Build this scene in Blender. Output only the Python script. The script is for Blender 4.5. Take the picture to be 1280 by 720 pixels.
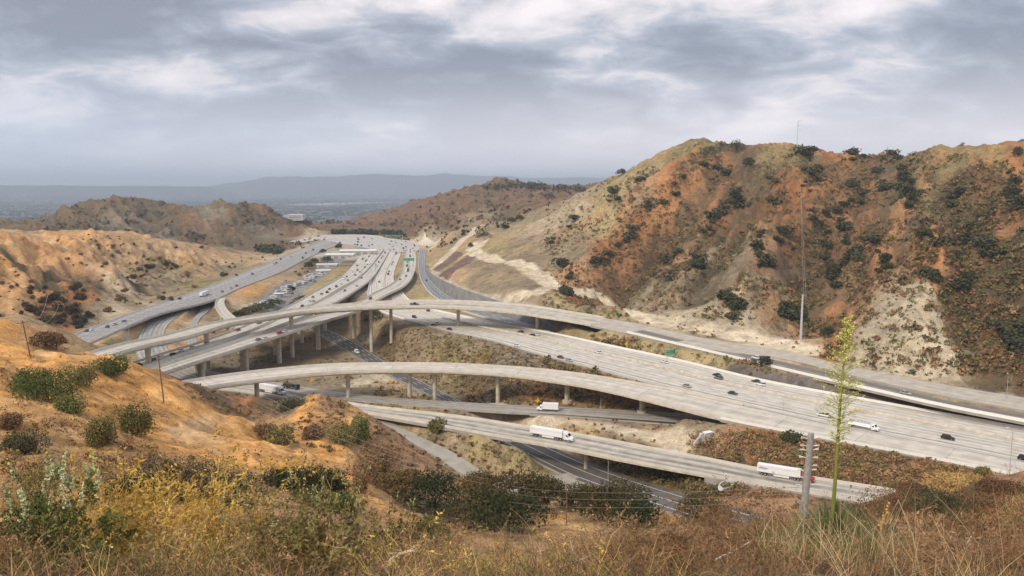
import bpy, bmesh, math, random
import numpy as np
from mathutils import Vector, Matrix

# ------------------------------------------------------------------ scene
for o in list(bpy.data.objects):
    bpy.data.objects.remove(o)
SC = bpy.context.scene
COL = SC.collection
random.seed(7)
R = math.radians

# ------------------------------------------------------------------ camera
HC = 85.0            # camera height above the lower roads (m)
FPX = 1004.0         # focal length in photo pixels (photo 1280 x 720)
PITCH = math.atan(125 / FPX)
cam_d = bpy.data.cameras.new("camera")
cam = bpy.data.objects.new("camera", cam_d)
COL.objects.link(cam)
cam.location = (0, 0, HC)
cam.rotation_euler = (math.pi / 2 - PITCH, 0, 0)
cam_d.sensor_width = 36.0
cam_d.lens = 36.0 * FPX / 1280.0
cam_d.clip_start = 0.2
cam_d.clip_end = 80000
SC.camera = cam

# ------------------------------------------------------------------ light
SUN_EL, SUN_AZ = 41.0, 215.0      # azimuth clockwise from +Y (view direction)
sd = bpy.data.lights.new("sun", 'SUN')
sd.energy = 1.5
sd.angle = R(10)
sd.color = (1.0, 0.87, 0.70)
sun = bpy.data.objects.new("sun", sd)
COL.objects.link(sun)
_s = Vector((math.sin(R(SUN_AZ)) * math.cos(R(SUN_EL)), math.cos(R(SUN_AZ)) * math.cos(R(SUN_EL)), math.sin(R(SUN_EL))))
sun.rotation_euler = _s.to_track_quat('Z', 'Y').to_euler()

W = bpy.data.worlds.new("World")
SC.world = W
W.use_nodes = True
SKX, SKY = 3.1, 1.7
def build_world():
    nt = W.node_tree
    N, L = nt.nodes, nt.links
    N.clear()
    out = N.new('ShaderNodeOutputWorld')
    bg = N.new('ShaderNodeBackground')
    bg.inputs['Strength'].default_value = 0.1
    L.new(bg.outputs[0], out.inputs[0])
    sky = N.new('ShaderNodeTexSky')
    sky.sky_type = 'NISHITA'
    sky.sun_disc = False
    sky.sun_elevation = R(SUN_EL)
    sky.sun_rotation = R(SUN_AZ)
    tc = N.new('ShaderNodeTexCoord')
    sep = N.new('ShaderNodeSeparateXYZ')
    L.new(tc.outputs['Generated'], sep.inputs[0])
    def M(op, a, b=None, c=None, clamp=False):
        n = N.new('ShaderNodeMath'); n.operation = op; n.use_clamp = clamp
        for i, v in enumerate((a, b, c)):
            if v is None: continue
            if isinstance(v, (int, float)): n.inputs[i].default_value = v
            else: L.new(v, n.inputs[i])
        return n.outputs[0]
    zc = M('MAXIMUM', sep.outputs[2], 0.0)
    den = M('ADD', zc, 0.30)
    px = M('DIVIDE', sep.outputs[0], den)
    py = M('DIVIDE', sep.outputs[1], den)
    cmb = N.new('ShaderNodeCombineXYZ')
    L.new(px, cmb.inputs[0]); L.new(py, cmb.inputs[1])
    def noise(scale, det, rough, loc, dist=0.0, sx=1.0, sy=1.0):
        mp = N.new('ShaderNodeMapping')
        mp.inputs['Location'].default_value = loc
        mp.inputs['Scale'].default_value = (sx, sy, 1)
        L.new(cmb.outputs[0], mp.inputs[0])
        n = N.new('ShaderNodeTexNoise')
        n.inputs['Scale'].default_value = scale
        n.inputs['Detail'].default_value = det
        n.inputs['Roughness'].default_value = rough
        n.inputs['Distortion'].default_value = dist
        L.new(mp.outputs[0], n.inputs['Vector'])
        return n.outputs[0]
    n1 = noise(1.45, 7, 0.50, (SKX, SKY, 0), 0.35, 1.0, 1.15)
    n2 = noise(4.6, 7, 0.6, (7.3, 4.1, 2), 0.5, 1.0, 1.2)
    v = M('ADD', M('MULTIPLY', n1, 0.68), M('MULTIPLY', n2, 0.32))
    v = M('MULTIPLY', M('SUBTRACT', v, 0.5), 2.15)
    v = M('ADD', v, 0.5)
    cr = N.new('ShaderNodeValToRGB')
    L.new(v, cr.inputs[0])
    e = cr.color_ramp.elements
    e[0].position = 0.36; e[0].color = (0.195, 0.21, 0.255, 1)
    e[1].position = 0.78; e[1].color = (0.78, 0.71, 0.71, 1)
    m = e.new(0.47); m.color = (0.265, 0.285, 0.335, 1)
    m = e.new(0.56); m.color = (0.37, 0.385, 0.44, 1)
    m = e.new(0.65); m.color = (0.58, 0.545, 0.56, 1)
    # pale band low above the horizon
    hz = N.new('ShaderNodeMapRange'); hz.clamp = True; hz.interpolation_type = 'SMOOTHSTEP'
    hz.inputs['From Min'].default_value = 0.0; hz.inputs['From Max'].default_value = 0.16
    hz.inputs['To Min'].default_value = 0.92; hz.inputs['To Max'].default_value = 0.0
    L.new(sep.outputs[2], hz.inputs['Value'])
    mx = N.new('ShaderNodeMix'); mx.data_type = 'RGBA'
    L.new(hz.outputs[0], mx.inputs[0])
    L.new(cr.outputs[0], mx.inputs[6])
    # horizon colour: bluer to the left, warm grey to the right
    hx = N.new('ShaderNodeMapRange'); hx.clamp = True
    hx.inputs['From Min'].default_value = -0.5; hx.inputs['From Max'].default_value = 0.15
    L.new(sep.outputs[0], hx.inputs['Value'])
    mh = N.new('ShaderNodeMix'); mh.data_type = 'RGBA'
    L.new(hx.outputs[0], mh.inputs[0])
    mh.inputs[6].default_value = (0.55, 0.60, 0.72, 1)
    mh.inputs[7].default_value = (0.84, 0.765, 0.81, 1)
    L.new(mh.outputs[2], mx.inputs[7])
    # an overcast sky is brighter overhead than near the horizon
    zen = N.new('ShaderNodeMapRange'); zen.clamp = True; zen.interpolation_type = 'SMOOTHSTEP'
    zen.inputs['From Min'].default_value = 0.26; zen.inputs['From Max'].default_value = 0.75
    zen.inputs['To Min'].default_value = 7.9; zen.inputs['To Max'].default_value = 16.0
    L.new(sep.outputs[2], zen.inputs['Value'])
    sc = N.new('ShaderNodeVectorMath'); sc.operation = 'SCALE'
    L.new(mx.outputs[2], sc.inputs[0]); L.new(zen.outputs[0], sc.inputs['Scale'])
    mk = N.new('ShaderNodeMix'); mk.data_type = 'RGBA'
    mk.inputs[0].default_value = 0.93
    L.new(sky.outputs[0], mk.inputs[6]); L.new(sc.outputs[0], mk.inputs[7])
    L.new(mk.outputs[2], bg.inputs['Color'])
build_world()
SC.view_settings.view_transform = 'Standard'
SC.view_settings.look = 'None'
SC.view_settings.gamma = 1
SC.view_settings.exposure = 0.88
SC.cycles.max_bounces = 6
SC.cycles.diffuse_bounces = 3
SC.cycles.volume_bounces = 0

# ------------------------------------------------------------------ pixel -> ray
def ray(px, py):
    u = (px - 640) / FPX; v = (360 - py) / FPX
    return (u, math.cos(PITCH) + math.sin(PITCH) * v, -math.sin(PITCH) + math.cos(PITCH) * v)
def PZ(px, py, z):
    d = ray(px, py); t = (z - HC) / d[2]
    return (d[0] * t, d[1] * t, z)
def PD(px, py, D):
    d = ray(px, py); t = D / d[1]
    return (d[0] * t, D, HC + d[2] * t)

# ------------------------------------------------------------------ roads as pairs of edges (edge a, edge b, height)
ROADS = {
 'A': [(60,458,95,460,22),(140,434,178,434,21),(200,421,238,421,20),(260,405.5,292,405,20),(315,396,348,396,20),(362,388,388,390,20),(420,382,436,387,20),
       (485,377.5,492,384.5,20),(560,376.5,560,385,20),(640,381,635,390,19),(700,389,690,398,17),(780,402,765,412,13),(860,419,838,428,11.5),
       (930,431,905,439,11),(1000,443.5,980,448.5,10.5),(1100,466,1075,471.5,10),(1200,484,1170,493,9.5),(1330,505,1290,515,9)],
 'C': [(150,497,180,504,13),(215,481,240,489,12.5),(300,467.5,310,478.5,12),(400,457.5,405,467.5,12),(480,455.5,480,464.5,12),(560,456,558,465,12),
       (640,460,633,469.5,11),(700,465.5,690,477,10),(760,474,745,486,9),(850,490,825,505,7.2),(930,507,900,524,6),(1000,521,970,538,5.2),
       (1100,541,1070,556,5.2),(1200,560,1165,574,5.2),(1330,585,1290,599,5.2)],
 'I5': [(503,312,485,316,9.6),(492,345,465,345,9),(505,368,460,372,8.5),(530,384,472,388,8),(620,404,540,409,8),(700,419,602,423,7.8),(760,432,662,440,7.4),
        (850,451,760,466,7),(960,477,855,490,6.4),(1100,503,990,521,5.4),(1280,536,1180,558,5.3),(1440,565,1340,590,5.3)],
 'B1': [(458,311,479,313,10.6),(440,333,463,334,10.6),(425,347,446,349,11),(400,361,425,361,11.4),(365,381,396,378,11.8),(330,398,357,394,12),
        (290,414.5,323,410,12),(250,428.5,278,427,12),(200,444,230,442.5,12),(158,457,194,455,12),(110,473,150,473,12)],
 'B1b': [(480,313.5,486,315,10.4),(464,334,474,335,10.6),(447,349.5,463,350,11),(427,362,446,363,11.4),(397,378.5,421,378.5,11.8),(358,394.5,386,394,12),
        (324,410.5,342,410.5,12),(279,427.5,297,428,12),(231,443,248,443.5,12),(195,455.5,210,456,12),(155,470,170,472,12)],
 'B2': [(507,311,519,311,10.4),(504,328,520,329,10.8),(499,345,516,346,11.3),(487,357,506,358,11.7),(467,367,488,367,12),(452,376,473,375,12),(425,388,452,388,12),
        (380,400,414,400,12),(338,413,374,413,12),(297,426,333,426,12),(255,439.5,290,440,12),(215,452,249,452.5,12),(178,464,212,465,12),(130,480,165,481,12)],
 'T': [(378,294.5,384,302,8.6),(402,293.5,404,303,9),(440,293.5,432,304,9.6),(480,296.5,455,311,10.1),(507,302,457,312,10.1),(517,309,478,315,10.1),(521,315,499,315.5,10.1)],
 'H1': [(445,294.5,452,304,9.2),(400,304,415,309.5,8.6),(362,318,380,325,8.3),(320,335,346,343,8),(270,355,299,361,8),(220,373,262,377,8),(170,390,205,391,8),
        (130,404.5,165,406,8),(90,420,125,424,8),(55,436,85,441,8),(10,453,40,460,8)],
 'H3': [(302,359,285,364.5,8.7),(287,369,273,373.5,8.8),(280.5,378,268.5,381,9),(285,389,273,391.5,9.6),(296,399,284,402,10.6),(306,407,292,411,11.9)],
 'H2': [(255,375,228,377,7.6),(240,384,210,385,6),(222,395,192,397,4),(210,406,180,409,3),(205,417,173,423,2),(207,430,172,438,1.5),(214,440,176,450,1),
        (240,457,205,464,0.5),(290,472,255,484,0.2)],
 'E1': [(240,458,215,463,0.5),(290,469,270,475,0.1),(340,477,325,484,0),(380,484,372,491,0),(430,490.5,425,498.5,0),(480,496.5,476,503,0),(560,501.5,555,509,0),(640,506,635,514.5,0),
        (700,508.5,695,517,0),(780,512.5,772,522,0),(880,519,870,529,0),(960,528,950,540,0)],
 'E2': [(255,477,245,484,0.3),(300,480.5,292,489,0.4),(345,487.5,340,496.5,0.8),(400,498,393,507,1.4),(455,507.5,448,516,2),(520,515,510,526,2),(580,522,570,537,2),(640,531.5,628,547.5,2),(720,543.5,706,561,2),
        (800,558.5,784,577,2),(880,573.5,865,592,2),(960,589.5,945,606.5,2),(1090,610,1075,628,2),(1200,628,1180,650,2)],
 'F': [(642,534,602,537,-6),(668,548,620,550,-6),(706,566,656,569,-6),(764,589,702,592,-6),(832,612,776,618,-4.6),(925,638,860,646,-1.2),(1010,658,950,672,1)],
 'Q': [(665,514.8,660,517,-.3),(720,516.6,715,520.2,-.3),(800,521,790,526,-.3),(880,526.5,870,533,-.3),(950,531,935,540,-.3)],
 'S': [(380,396,360,396,-5),(403,409.5,384,409,-5.2),(440,425.5,408,424.5,-5.5),(487,455,461,455,-5.8),(530,478,503,478,-6),(573,499,546,499,-6),(598,513,572,513,-6)],
 'G': [(470,520,455,521,0.5),(496,531,479,531,-0.5),(535,549.5,506,549,-2),(575,569,541,569,-3.5),(607,591,576,592,-5),(642,604.5,618,611,-5.7),(682,599,681,612,-5.9),(712,590,727,599,-5.93)],
 'R': [(533,312,524,312,11),(531,325,523,326,10.6),(532.5,340,524,342,10),(543,355,530,358,9.5),(563,370.5,545,373,9.2),(600,386.5,575,388,8.8),(650,401,625,402.5,8.3),(702,415.5,680,414,7.7)],
 'K': [(800,412,788,417,12.6),(855,425.5,848,431,11.3),(900,434.5,890,441,10.6),(1000,457,985,464,10),(1100,480,1082,486.5,9.4),(1200,504,1180,508.5,8.8),(1330,526,1310,534,8)],
 'J': [(262,372,250,374,5),(262,386,250,388,3),(250,398,240,400,2),(246,412,235,414,1),(247,428,234,430,0),(262,445,244,448,-1)],
}
def catmull(P, n):
    P = np.array(P, float)
    Q = np.vstack([2 * P[0] - P[1], P, 2 * P[-1] - P[-2]])
    out = []
    for i in range(1, len(Q) - 2):
        p0, p1, p2, p3 = Q[i - 1], Q[i], Q[i + 1], Q[i + 2]
        d = np.linalg.norm(p2[:2] - p1[:2])
        m = max(2, int(math.ceil(d / n)))
        for k in range(m):
            t = k / m
            out.append(0.5 * ((2 * p1) + (-p0 + p2) * t + (2 * p0 - 5 * p1 + 4 * p2 - p3) * t * t + (-p0 + 3 * p1 - 3 * p2 + p3) * t ** 3))
    out.append(Q[-2])
    return np.array(out)
PATH = {}
for k, st in ROADS.items():
    rows = []
    for (xa, ya, xb, yb, z) in st:
        a = PZ(xa, ya, z); b = PZ(xb, yb, z)
        # keep edges, but make the cross-section near perpendicular later
        rows.append([(a[0] + b[0]) / 2, (a[1] + b[1]) / 2, z, a[0], a[1], b[0], b[1]])
    rows = catmull(rows, 6.0)
    c = rows[:, :3]
    tg = np.gradient(c[:, :2], axis=0)
    for _ in range(4):
        tg[1:-1] = (tg[:-2] + 2 * tg[1:-1] + tg[2:]) / 4
    tg /= np.linalg.norm(tg, axis=1)[:, None]
    nr = np.stack([-tg[:, 1], tg[:, 0]], 1)
    half = np.abs(((rows[:, 3:5] - rows[:, 5:7]) * nr).sum(1)) / 2
    for _ in range(3):
        half[1:-1] = (half[:-2] + 2 * half[1:-1] + half[2:]) / 4
    s = np.concatenate([[0], np.cumsum(np.linalg.norm(np.diff(c[:, :2], axis=0), axis=1))])
    PATH[k] = dict(c=c, n=nr, t=tg, h=half, s=s)
# ------------------------------------------------------------------ terrain
# control points: photo pixel + distance (m); turned into world points at once, everything after works in world space
CP = [  # px, py, D, roughness
 # foreground slope the camera stands on
 (0,700,9,.1),(160,705,9,.1),(320,712,9,.1),(480,715,9,.1),(640,718,9,.1),(800,712,10,.1),(960,705,10,.1),(1100,702,10,.1),(1280,700,10,.1),
 (0,640,38,.2),(110,615,55,.2),(230,612,60,.2),(340,622,62,.2),(430,645,60,.2),(500,672,52,.2),(560,690,45,.2),(640,700,38,.2),(700,697,34,.2),(760,690,32,.2),(840,677,32,.2),(900,672,32,.2),(960,668,34,.2),
 (1010,664,38,.2),(1060,660,34,.2),(1120,655,34,.2),(1170,655,30,.2),(1280,650,26,.2),(1040,688,15,.1),(900,696,16,.1),(700,708,16,.1),(500,702,20,.1),(300,690,20,.1),(100,680,20,.1),
 # spur on the right with bushes
 (1105,638,52,.4),(1140,612,58,.4),(1180,602,62,.4),(1230,600,60,.4),(1280,594,52,.4),(1340,590,50,.4),(1200,640,40,.3),(1260,620,42,.3),
 # left hill
 (0,580,75,.3),(60,570,85,.3),(140,575,95,.3),(250,580,105,.3),(340,590,112,.3),(420,615,110,.3),(470,650,95,.3),(520,690,70,.3),
 (0,520,110,.3),(80,510,125,.3),(160,530,130,.3),(250,545,140,.3),(330,560,150,.3),(390,580,155,.3),(450,610,150,.3),(500,640,135,.3),
 (0,470,150,.3),(60,465,170,.3),(130,480,180,.3),(200,500,190,.3),(260,520,200,.3),(310,540,205,.3),(345,556,205,.3),(400,570,190,.3),(460,590,180,.3),(500,615,175,.3),(540,645,160,.3),
 (0,432,200,.3),(40,441,210,.3),(90,443,215,.3),(140,449,218,.3),(190,470,222,.3),(240,490,226,.3),(290,512,228,.3),(325,532,228,.3),
 # knob right of the saddle
 (350,528,232,.4),(375,505,240,.4),(400,494,245,.4),(425,497,246,.4),(455,513,244,.4),(485,535,240,.5),(515,560,232,.5),(545,582,224,.5),(580,608,214,.4),
 (400,525,222,.4),(440,545,215,.4),(480,570,208,.4),(520,600,200,.4),
 # ravine with the oaks
 (560,660,150,.2),(600,630,170,.2),(640,640,165,.2),(640,680,110,.2),(700,650,160,.2),(760,650,165,.2),(810,660,170,.2),(700,620,205,.1),(620,618,210,.1),(860,650,200,.1),(800,640,200,.1),(760,615,222,.1),
 (760,680,80,.2),(860,672,90,.2),(930,668,100,.2),(990,650,140,.2),(1050,640,150,.2),(1000,630,200,.1),(1100,640,140,.2),(700,690,70,.2),
 # tan knoll at the far left
 (-60,395,300,.3),(0,398,305,.3),(30,396,310,.3),(60,404,320,.3),(90,418,330,.3),(110,432,330,.3),(20,415,280,.3),(60,425,285,.3),
 (120,420,372,.1),(60,410,400,.1),(20,400,410,.1),
 # left tan hills
 (-80,360,500,.9),(0,370,480,.9),(60,385,470,.9),(110,400,460,.8),(0,335,560,.9),(60,345,560,.9),(120,360,560,.8),(170,370,580,.8),(0,305,660,.8),(60,312,680,.8),(120,318,700,.8),(180,330,720,.8),(240,342,740,.8),
 (300,340,810,.3),(-100,290,720,.4),(0,289,740,.3),(30,290,750,.3),(60,294,780,.3),(90,292,800,.3),(120,296,800,.3),(170,297,830,.3),(230,304,860,.3),(280,312,900,.3),(330,322,960,.2),(355,314,1010,.2),
 (0,296,1000,.3),(100,298,1050,.3),(200,302,1100,.3),(290,308,1150,.3),
 # dark scrub hill behind it
 (-60,290,1200,.6),(40,286,1350,.8),(70,270,1400,.8),(110,257,1450,.8),(150,252,1450,.8),(200,257,1450,.8),(235,264,1450,.8),(270,261,1420,.8),(310,262,1400,.8),(350,270,1380,.8),(380,282,1360,.7),(398,293,1330,.5),
 (110,280,1250,.8),(180,285,1250,.8),(240,290,1250,.8),(290,295,1240,.8),(340,300,1250,.6),(370,304,1230,.3),(330,318,1100,.3),
 # valley floor middle left (trailers)
 (380,330,850,.0),(340,365,620,.0),(420,318,950,.0),(300,375,560,.0),(330,385,530,.0),(395,345,740,.0),(450,305,1060,.0),
 # centre hills behind the far curve
 (400,288,1420,.3),(430,286,1500,.4),(480,289,1350,.4),(530,292,1180,.4),(555,298,1080,.3),(470,264,2000,.7),(520,252,1950,.8),(560,246,1900,.8),(590,236,1850,.8),(622,226,1800,.8),(650,232,1800,.7),(690,236,1900,.5),(730,238,2000,.5),
 (600,262,1500,.7),(640,255,1500,.6),(690,250,1500,.4),(560,275,1300,.7),(500,275,1600,.7),(610,285,1050,.3),(650,265,1150,.4),(700,245,1250,.3),(540,294,1000,.2),(530,303,930,.1),
 # shoulder of the right mountain
 (560,318,800,.1),(600,300,850,.1),(640,282,900,.2),(680,262,900,.2),(735,238,900,.2),(790,214,880,.2),(830,196,850,.2),(862,183,800,.3),(880,177,780,.3),
 (560,340,640,.1),(600,330,660,.1),(640,312,700,.2),(680,292,730,.2),(720,270,740,.3),(600,350,580,.1),(660,345,560,.1),(640,370,470,.0),(620,372,490,.0),(700,340,580,.2),
 # right mountain
 (920,188,720,.5),(960,192,690,.5),(1000,199,650,.6),(1050,202,620,.5),(1090,203,600,.5),(1130,204,580,.5),(1180,205,560,.5),(1230,201,530,.5),(1280,196,500,.5),(1400,214,450,.6),
 (760,300,640,.6),(820,260,660,.8),(880,220,690,.8),(720,350,530,.4),(780,350,540,.6),(840,310,570,.9),(900,270,600,.9),(960,240,610,.9),
 (820,385,460,.3),(880,360,470,.6),(940,320,500,.9),(1000,290,520,.9),(1060,260,540,.9),(1140,250,510,.9),(1240,240,460,.9),
 (900,400,420,.2),(960,390,410,.5),(1020,370,410,.7),(1080,340,420,.9),(1160,320,410,.9),(1260,310,370,.9),
 (700,372,475,.0),(760,388,440,.0),(860,410,400,.0),(940,425,385,.0),(1010,440,355,.1),(1090,420,345,.3),(1180,400,340,.8),(1280,380,320,.8),
 (1080,462,322,.1),(1160,475,305,.1),(1220,480,295,.2),(1280,485,285,.2),(1140,370,375,.5),(1400,450,260,.3),(1400,330,310,.8),
 # slopes between the roads
 (520,430,None,.1,2.5),(560,442,None,.1,3.5),(640,472,None,.1,2.5),(700,485,None,.1,1.5),(600,492,None,.1,-2),(660,500,None,.1,0),
 (400,440,None,.0,-3.5),(350,450,None,.0,-4),(300,458,None,.0,-4),(250,468,None,.0,-2),(430,408,None,.0,-3),(480,412,None,.0,-1),(440,462,None,.1,-2),(480,480,None,.1,-1.5),(420,478,None,.1,-1),(480,375,None,.0,1),
 (240,400,None,.0,1),(280,400,None,.0,0),(300,392,None,.0,1),(150,420,None,.1,2),(190,385,None,.0,4),(180,432,None,.0,0),
 (600,520,None,.0,-1),(680,522,None,.0,0),(780,540,None,.0,0),(860,545,None,.0,.3),(920,550,None,.2,1),(1000,565,None,.3,2.5),(1080,580,None,.3,2),(1150,590,None,.3,3),(1240,598,None,.3,3),(960,555,None,.2,1.5),
 (640,575,None,.1,-4.5),(560,545,None,.1,-2),(760,585,None,.1,-5),(850,600,None,.2,-2),(920,615,None,.2,-1),(980,622,None,.2,1.2),(960,612,None,.1,1.4),(1010,618,None,.1,1.4),(1060,628,None,.1,1.4),(1060,640,None,.2,0),(330,505,None,.1,0),(250,495,None,.1,0),
 (700,400,None,.0,11),(760,418,None,.1,8.5),(840,440,None,.1,8),(960,468,None,.1,7),(1150,505,None,.1,6),
]
XP = [ # hidden ground given directly: x, y, z, roughness
 (-200,60,88,.3),(-300,200,75,.3),(200,60,78,.3),(300,150,40,.3),(-400,400,60,.3),(-350,300,55,.3),(220,180,20,.3),
 (-700,600,80,.5),(500,300,80,.8),(600,600,85,.6),(0,2.0,83.3,.0),(4,2.0,83.3,.0),(-4,2.0,83.3,.0),(1,1,83.35,0),
 (60,700,70,.5),(250,900,95,.5),(450,900,85,.5),(700,1200,90,.5),(300,1200,70,.5),
 (-900,1300,40,.5),(-1800,1500,-20,.3),(-1000,1900,-20,.1),(-600,1900,-15,.1),(-300,1800,-10,.1),(-200,2200,-40,.1),(200,2600,20,.4),(-100,2600,-30,.3),
 (900,2400,100,.7),(1400,2000,120,.8),(1700,2600,130,.8),(1200,2600,110,.8),(1300,1500,120,.8),(500,2600,60,.4),
 (1500,3200,80,.5),(800,3500,40,.2),
]
for th in (-60, -48, -36, -28, -20, -12, -4, 4, 12, 20, 30, 42, 55):
    for r_, zz in ((2900, -55), (4200, -60), (7000, -62), (12000, -64), (26000, -64)):
        if th > 22 and r_ < 4000: continue
        XP.append((r_ * math.sin(R(th)), r_ * math.cos(R(th)), zz, .02))
pts = []
for c in CP:
    if c[2] is None: p = PZ(c[0], c[1], c[4])
    else: p = PD(c[0], c[1], c[2])
    pts.append((p[0], p[1], p[2], c[3]))
pts += [tuple(x) for x in XP]
# road beds that lie on the ground: (name, first station fraction, last, extra margin m, blend m)
BEDS = [('T',0,1,8,30),('H1',0,1,5,22),('H2',0,1,4,18),('E1',0,1,4,14),('S',0,1,3,14),('G',0,1,2,9),('I5',0,1,4,22),('R',0,1,2,8),('K',0.12,1,3,14),('J',0,1,2,8),('Q',0,1,1,4),
        ('A',0.58,1,6,16),('C',0.74,1,4,16),('B1',0,0.40,4,20),('B1b',0,0.40,3,12),('B2',0,0.36,3,14),('F',0,1,4,10),('E2',0,0.56,3,12),('E2',0.80,1,4,10)]
for k, f0, f1, mg, bl in BEDS:
    P = PATH[k]; n = len(P['c']); i0 = int(f0 * (n - 1)); i1 = int(f1 * (n - 1))
    for i in range(i0, i1 + 1, 5):
        x, y, z = P['c'][i]
        pts.append((x, y, z - 0.5, 0.0))
pts = np.array(pts)
def lp(x, y):
    return np.arctan2(x, y) * 1.6, 0.5 * np.log(x * x + y * y + 1.0)
cu, cv = lp(pts[:, 0], pts[:, 1])
def kern(d2): return np.sqrt(d2 + 0.006 ** 2)
Kd = (cu[:, None] - cu) ** 2 + (cv[:, None] - cv) ** 2
Km = kern(Kd)
n_ = len(pts)
Am = np.zeros((n_ + 1, n_ + 1)); Am[:n_, :n_] = Km - np.eye(n_) * 0.0012
Am[:n_, n_] = 1; Am[n_, :n_] = 1
WZ = np.linalg.solve(Am, np.concatenate([pts[:, 2], [0]]))
WR = np.linalg.solve(Am, np.concatenate([pts[:, 3], [0]]))
# polar grid: one sheet from the camera's feet to the horizon
TH0, TH1, NTH = R(-58), R(58), 1040
rl = [1.2]
while rl[-1] < 40000:
    r_ = rl[-1]
    st = 0.03 if r_ < 60 else (0.011 if r_ < 150 else (0.0058 if r_ < 1700 else (0.012 if r_ < 4000 else 0.03)))
    if r_ < 3: st = 0.1
    rl.append(r_ * (1 + st))
rl = np.array(rl); NR = len(rl); LR = np.log(rl)
# finer angular spacing inside the view
tf = np.linspace(-1, 1, NTH); TH = R(38) * tf + (R(58) - R(38)) * tf ** 7
def rbf_eval(u, v):
    o1 = np.empty(u.shape); o2 = np.empty(u.shape)
    for i in range(0, len(u), 4000):
        d2 = (u[i:i + 4000, None] - cu) ** 2 + (v[i:i + 4000, None] - cv) ** 2
        kk = kern(d2)
        o1[i:i + 4000] = kk @ WZ[:n_] + WZ[n_]; o2[i:i + 4000] = kk @ WR[:n_] + WR[n_]
    return o1, o2
ci = np.unique(np.concatenate([np.arange(0, NR, 3), [NR - 1]])); cj = np.unique(np.concatenate([np.arange(0, NTH, 3), [NTH - 1]]))
RR, TT = np.meshgrid(rl[ci], TH[cj], indexing='ij')
u_, v_ = lp((RR * np.sin(TT)).ravel(), (RR * np.cos(TT)).ravel())
zc_, rc_ = rbf_eval(u_, v_)
def upsample(G):
    G = G.reshape(len(ci), len(cj))
    A1 = np.empty((NR, len(cj)))
    for j in range(len(cj)): A1[:, j] = np.interp(np.arange(NR), ci, G[:, j])
    B1_ = np.empty((NR, NTH))
    for i in range(NR): B1_[i] = np.interp(np.arange(NTH), cj, A1[i])
    return B1_
Z = upsample(zc_); RG = np.clip(upsample(rc_), 0, 1)
RR, TT = np.meshgrid(rl, TH, indexing='ij')
X = RR * np.sin(TT); Y = RR * np.cos(TT)

_rng = np.random.RandomState(5)
PERM = _rng.rand(256, 256).astype(np.float32)
def vnoise(x, y):
    xi = np.floor(x).astype(np.int64); yi = np.floor(y).astype(np.int64)
    fx = (x - xi); fy = (y - yi); fx = fx * fx * fx * (fx * (fx * 6 - 15) + 10); fy = fy * fy * fy * (fy * (fy * 6 - 15) + 10)
    a = PERM[xi & 255, yi & 255]; b = PERM[(xi + 1) & 255, yi & 255]; c = PERM[xi & 255, (yi + 1) & 255]; d = PERM[(xi + 1) & 255, (yi + 1) & 255]
    return (a * (1 - fx) + b * fx) * (1 - fy) + (c * (1 - fx) + d * fx) * fy
def fbm(x, y, sc, oc=4, gain=0.5, ridge=False, ox=0.0):
    t = np.zeros(np.shape(x)); am = 1.0; s = 0.0
    ca, sa = math.cos(0.7), math.sin(0.7); x = x / sc + ox; y = y / sc + ox * 1.7
    for _ in range(oc):
        v = vnoise(x, y)
        if ridge: v = 1 - np.abs(2 * v - 1)
        t += am * v; s += am; am *= gain
        x, y = (ca * x - sa * y) * 2.03 + 11.3, (sa * x + ca * y) * 2.03 + 5.1
    return t / s
# distance to road beds, used for the flattening and for damping the relief
Z0 = Z.copy()
bedw = np.zeros(Z.shape); bedz = np.zeros(Z.shape); nearroad = np.full(Z.shape, 1e9); clampz = np.full(Z.shape, 1e9)
def seg_field(P, i0, i1, reach):
    """distance beyond the edge and height of the road for the grid nodes around it"""
    c = P['c'][i0:i1 + 1]; h = P['h'][i0:i1 + 1]
    x0, x1 = c[:, 0].min() - reach - 60, c[:, 0].max() + reach + 60; y0, y1 = c[:, 1].min() - reach - 60, c[:, 1].max() + reach + 60
    idx = np.where((X > x0) & (X < x1) & (Y > y0) & (Y < y1))
    gx = X[idx]; gy = Y[idx]
    best = np.full(gx.shape, 1e9); bz = np.zeros(gx.shape)
    for k in range(len(c) - 1):
        a = c[k]; b = c[k + 1]; d = b - a; L2 = d[0] ** 2 + d[1] ** 2
        if L2 < 1e-6: continue
        t = np.clip(((gx - a[0]) * d[0] + (gy - a[1]) * d[1]) / L2, 0, 1)
        ds = np.hypot(gx - a[0] - t * d[0], gy - a[1] - t * d[1]) - (h[k] * (1 - t) + h[k + 1] * t)
        m = ds < best
        best[m] = ds[m]; bz[m] = (a[2] + t * d[2])[m]
    return idx, best, bz
_fields = []
for k, f0, f1, mg, bl in BEDS:
    P = PATH[k]; n = len(P['c'])
    _fields.append((seg_field(P, int(f0 * (n - 1)), int(f1 * (n - 1)), mg + bl), mg, bl))
for (idx, ds, bz), mg, bl in _fields:
    nearroad[idx] = np.minimum(nearroad[idx], ds - mg)
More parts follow.
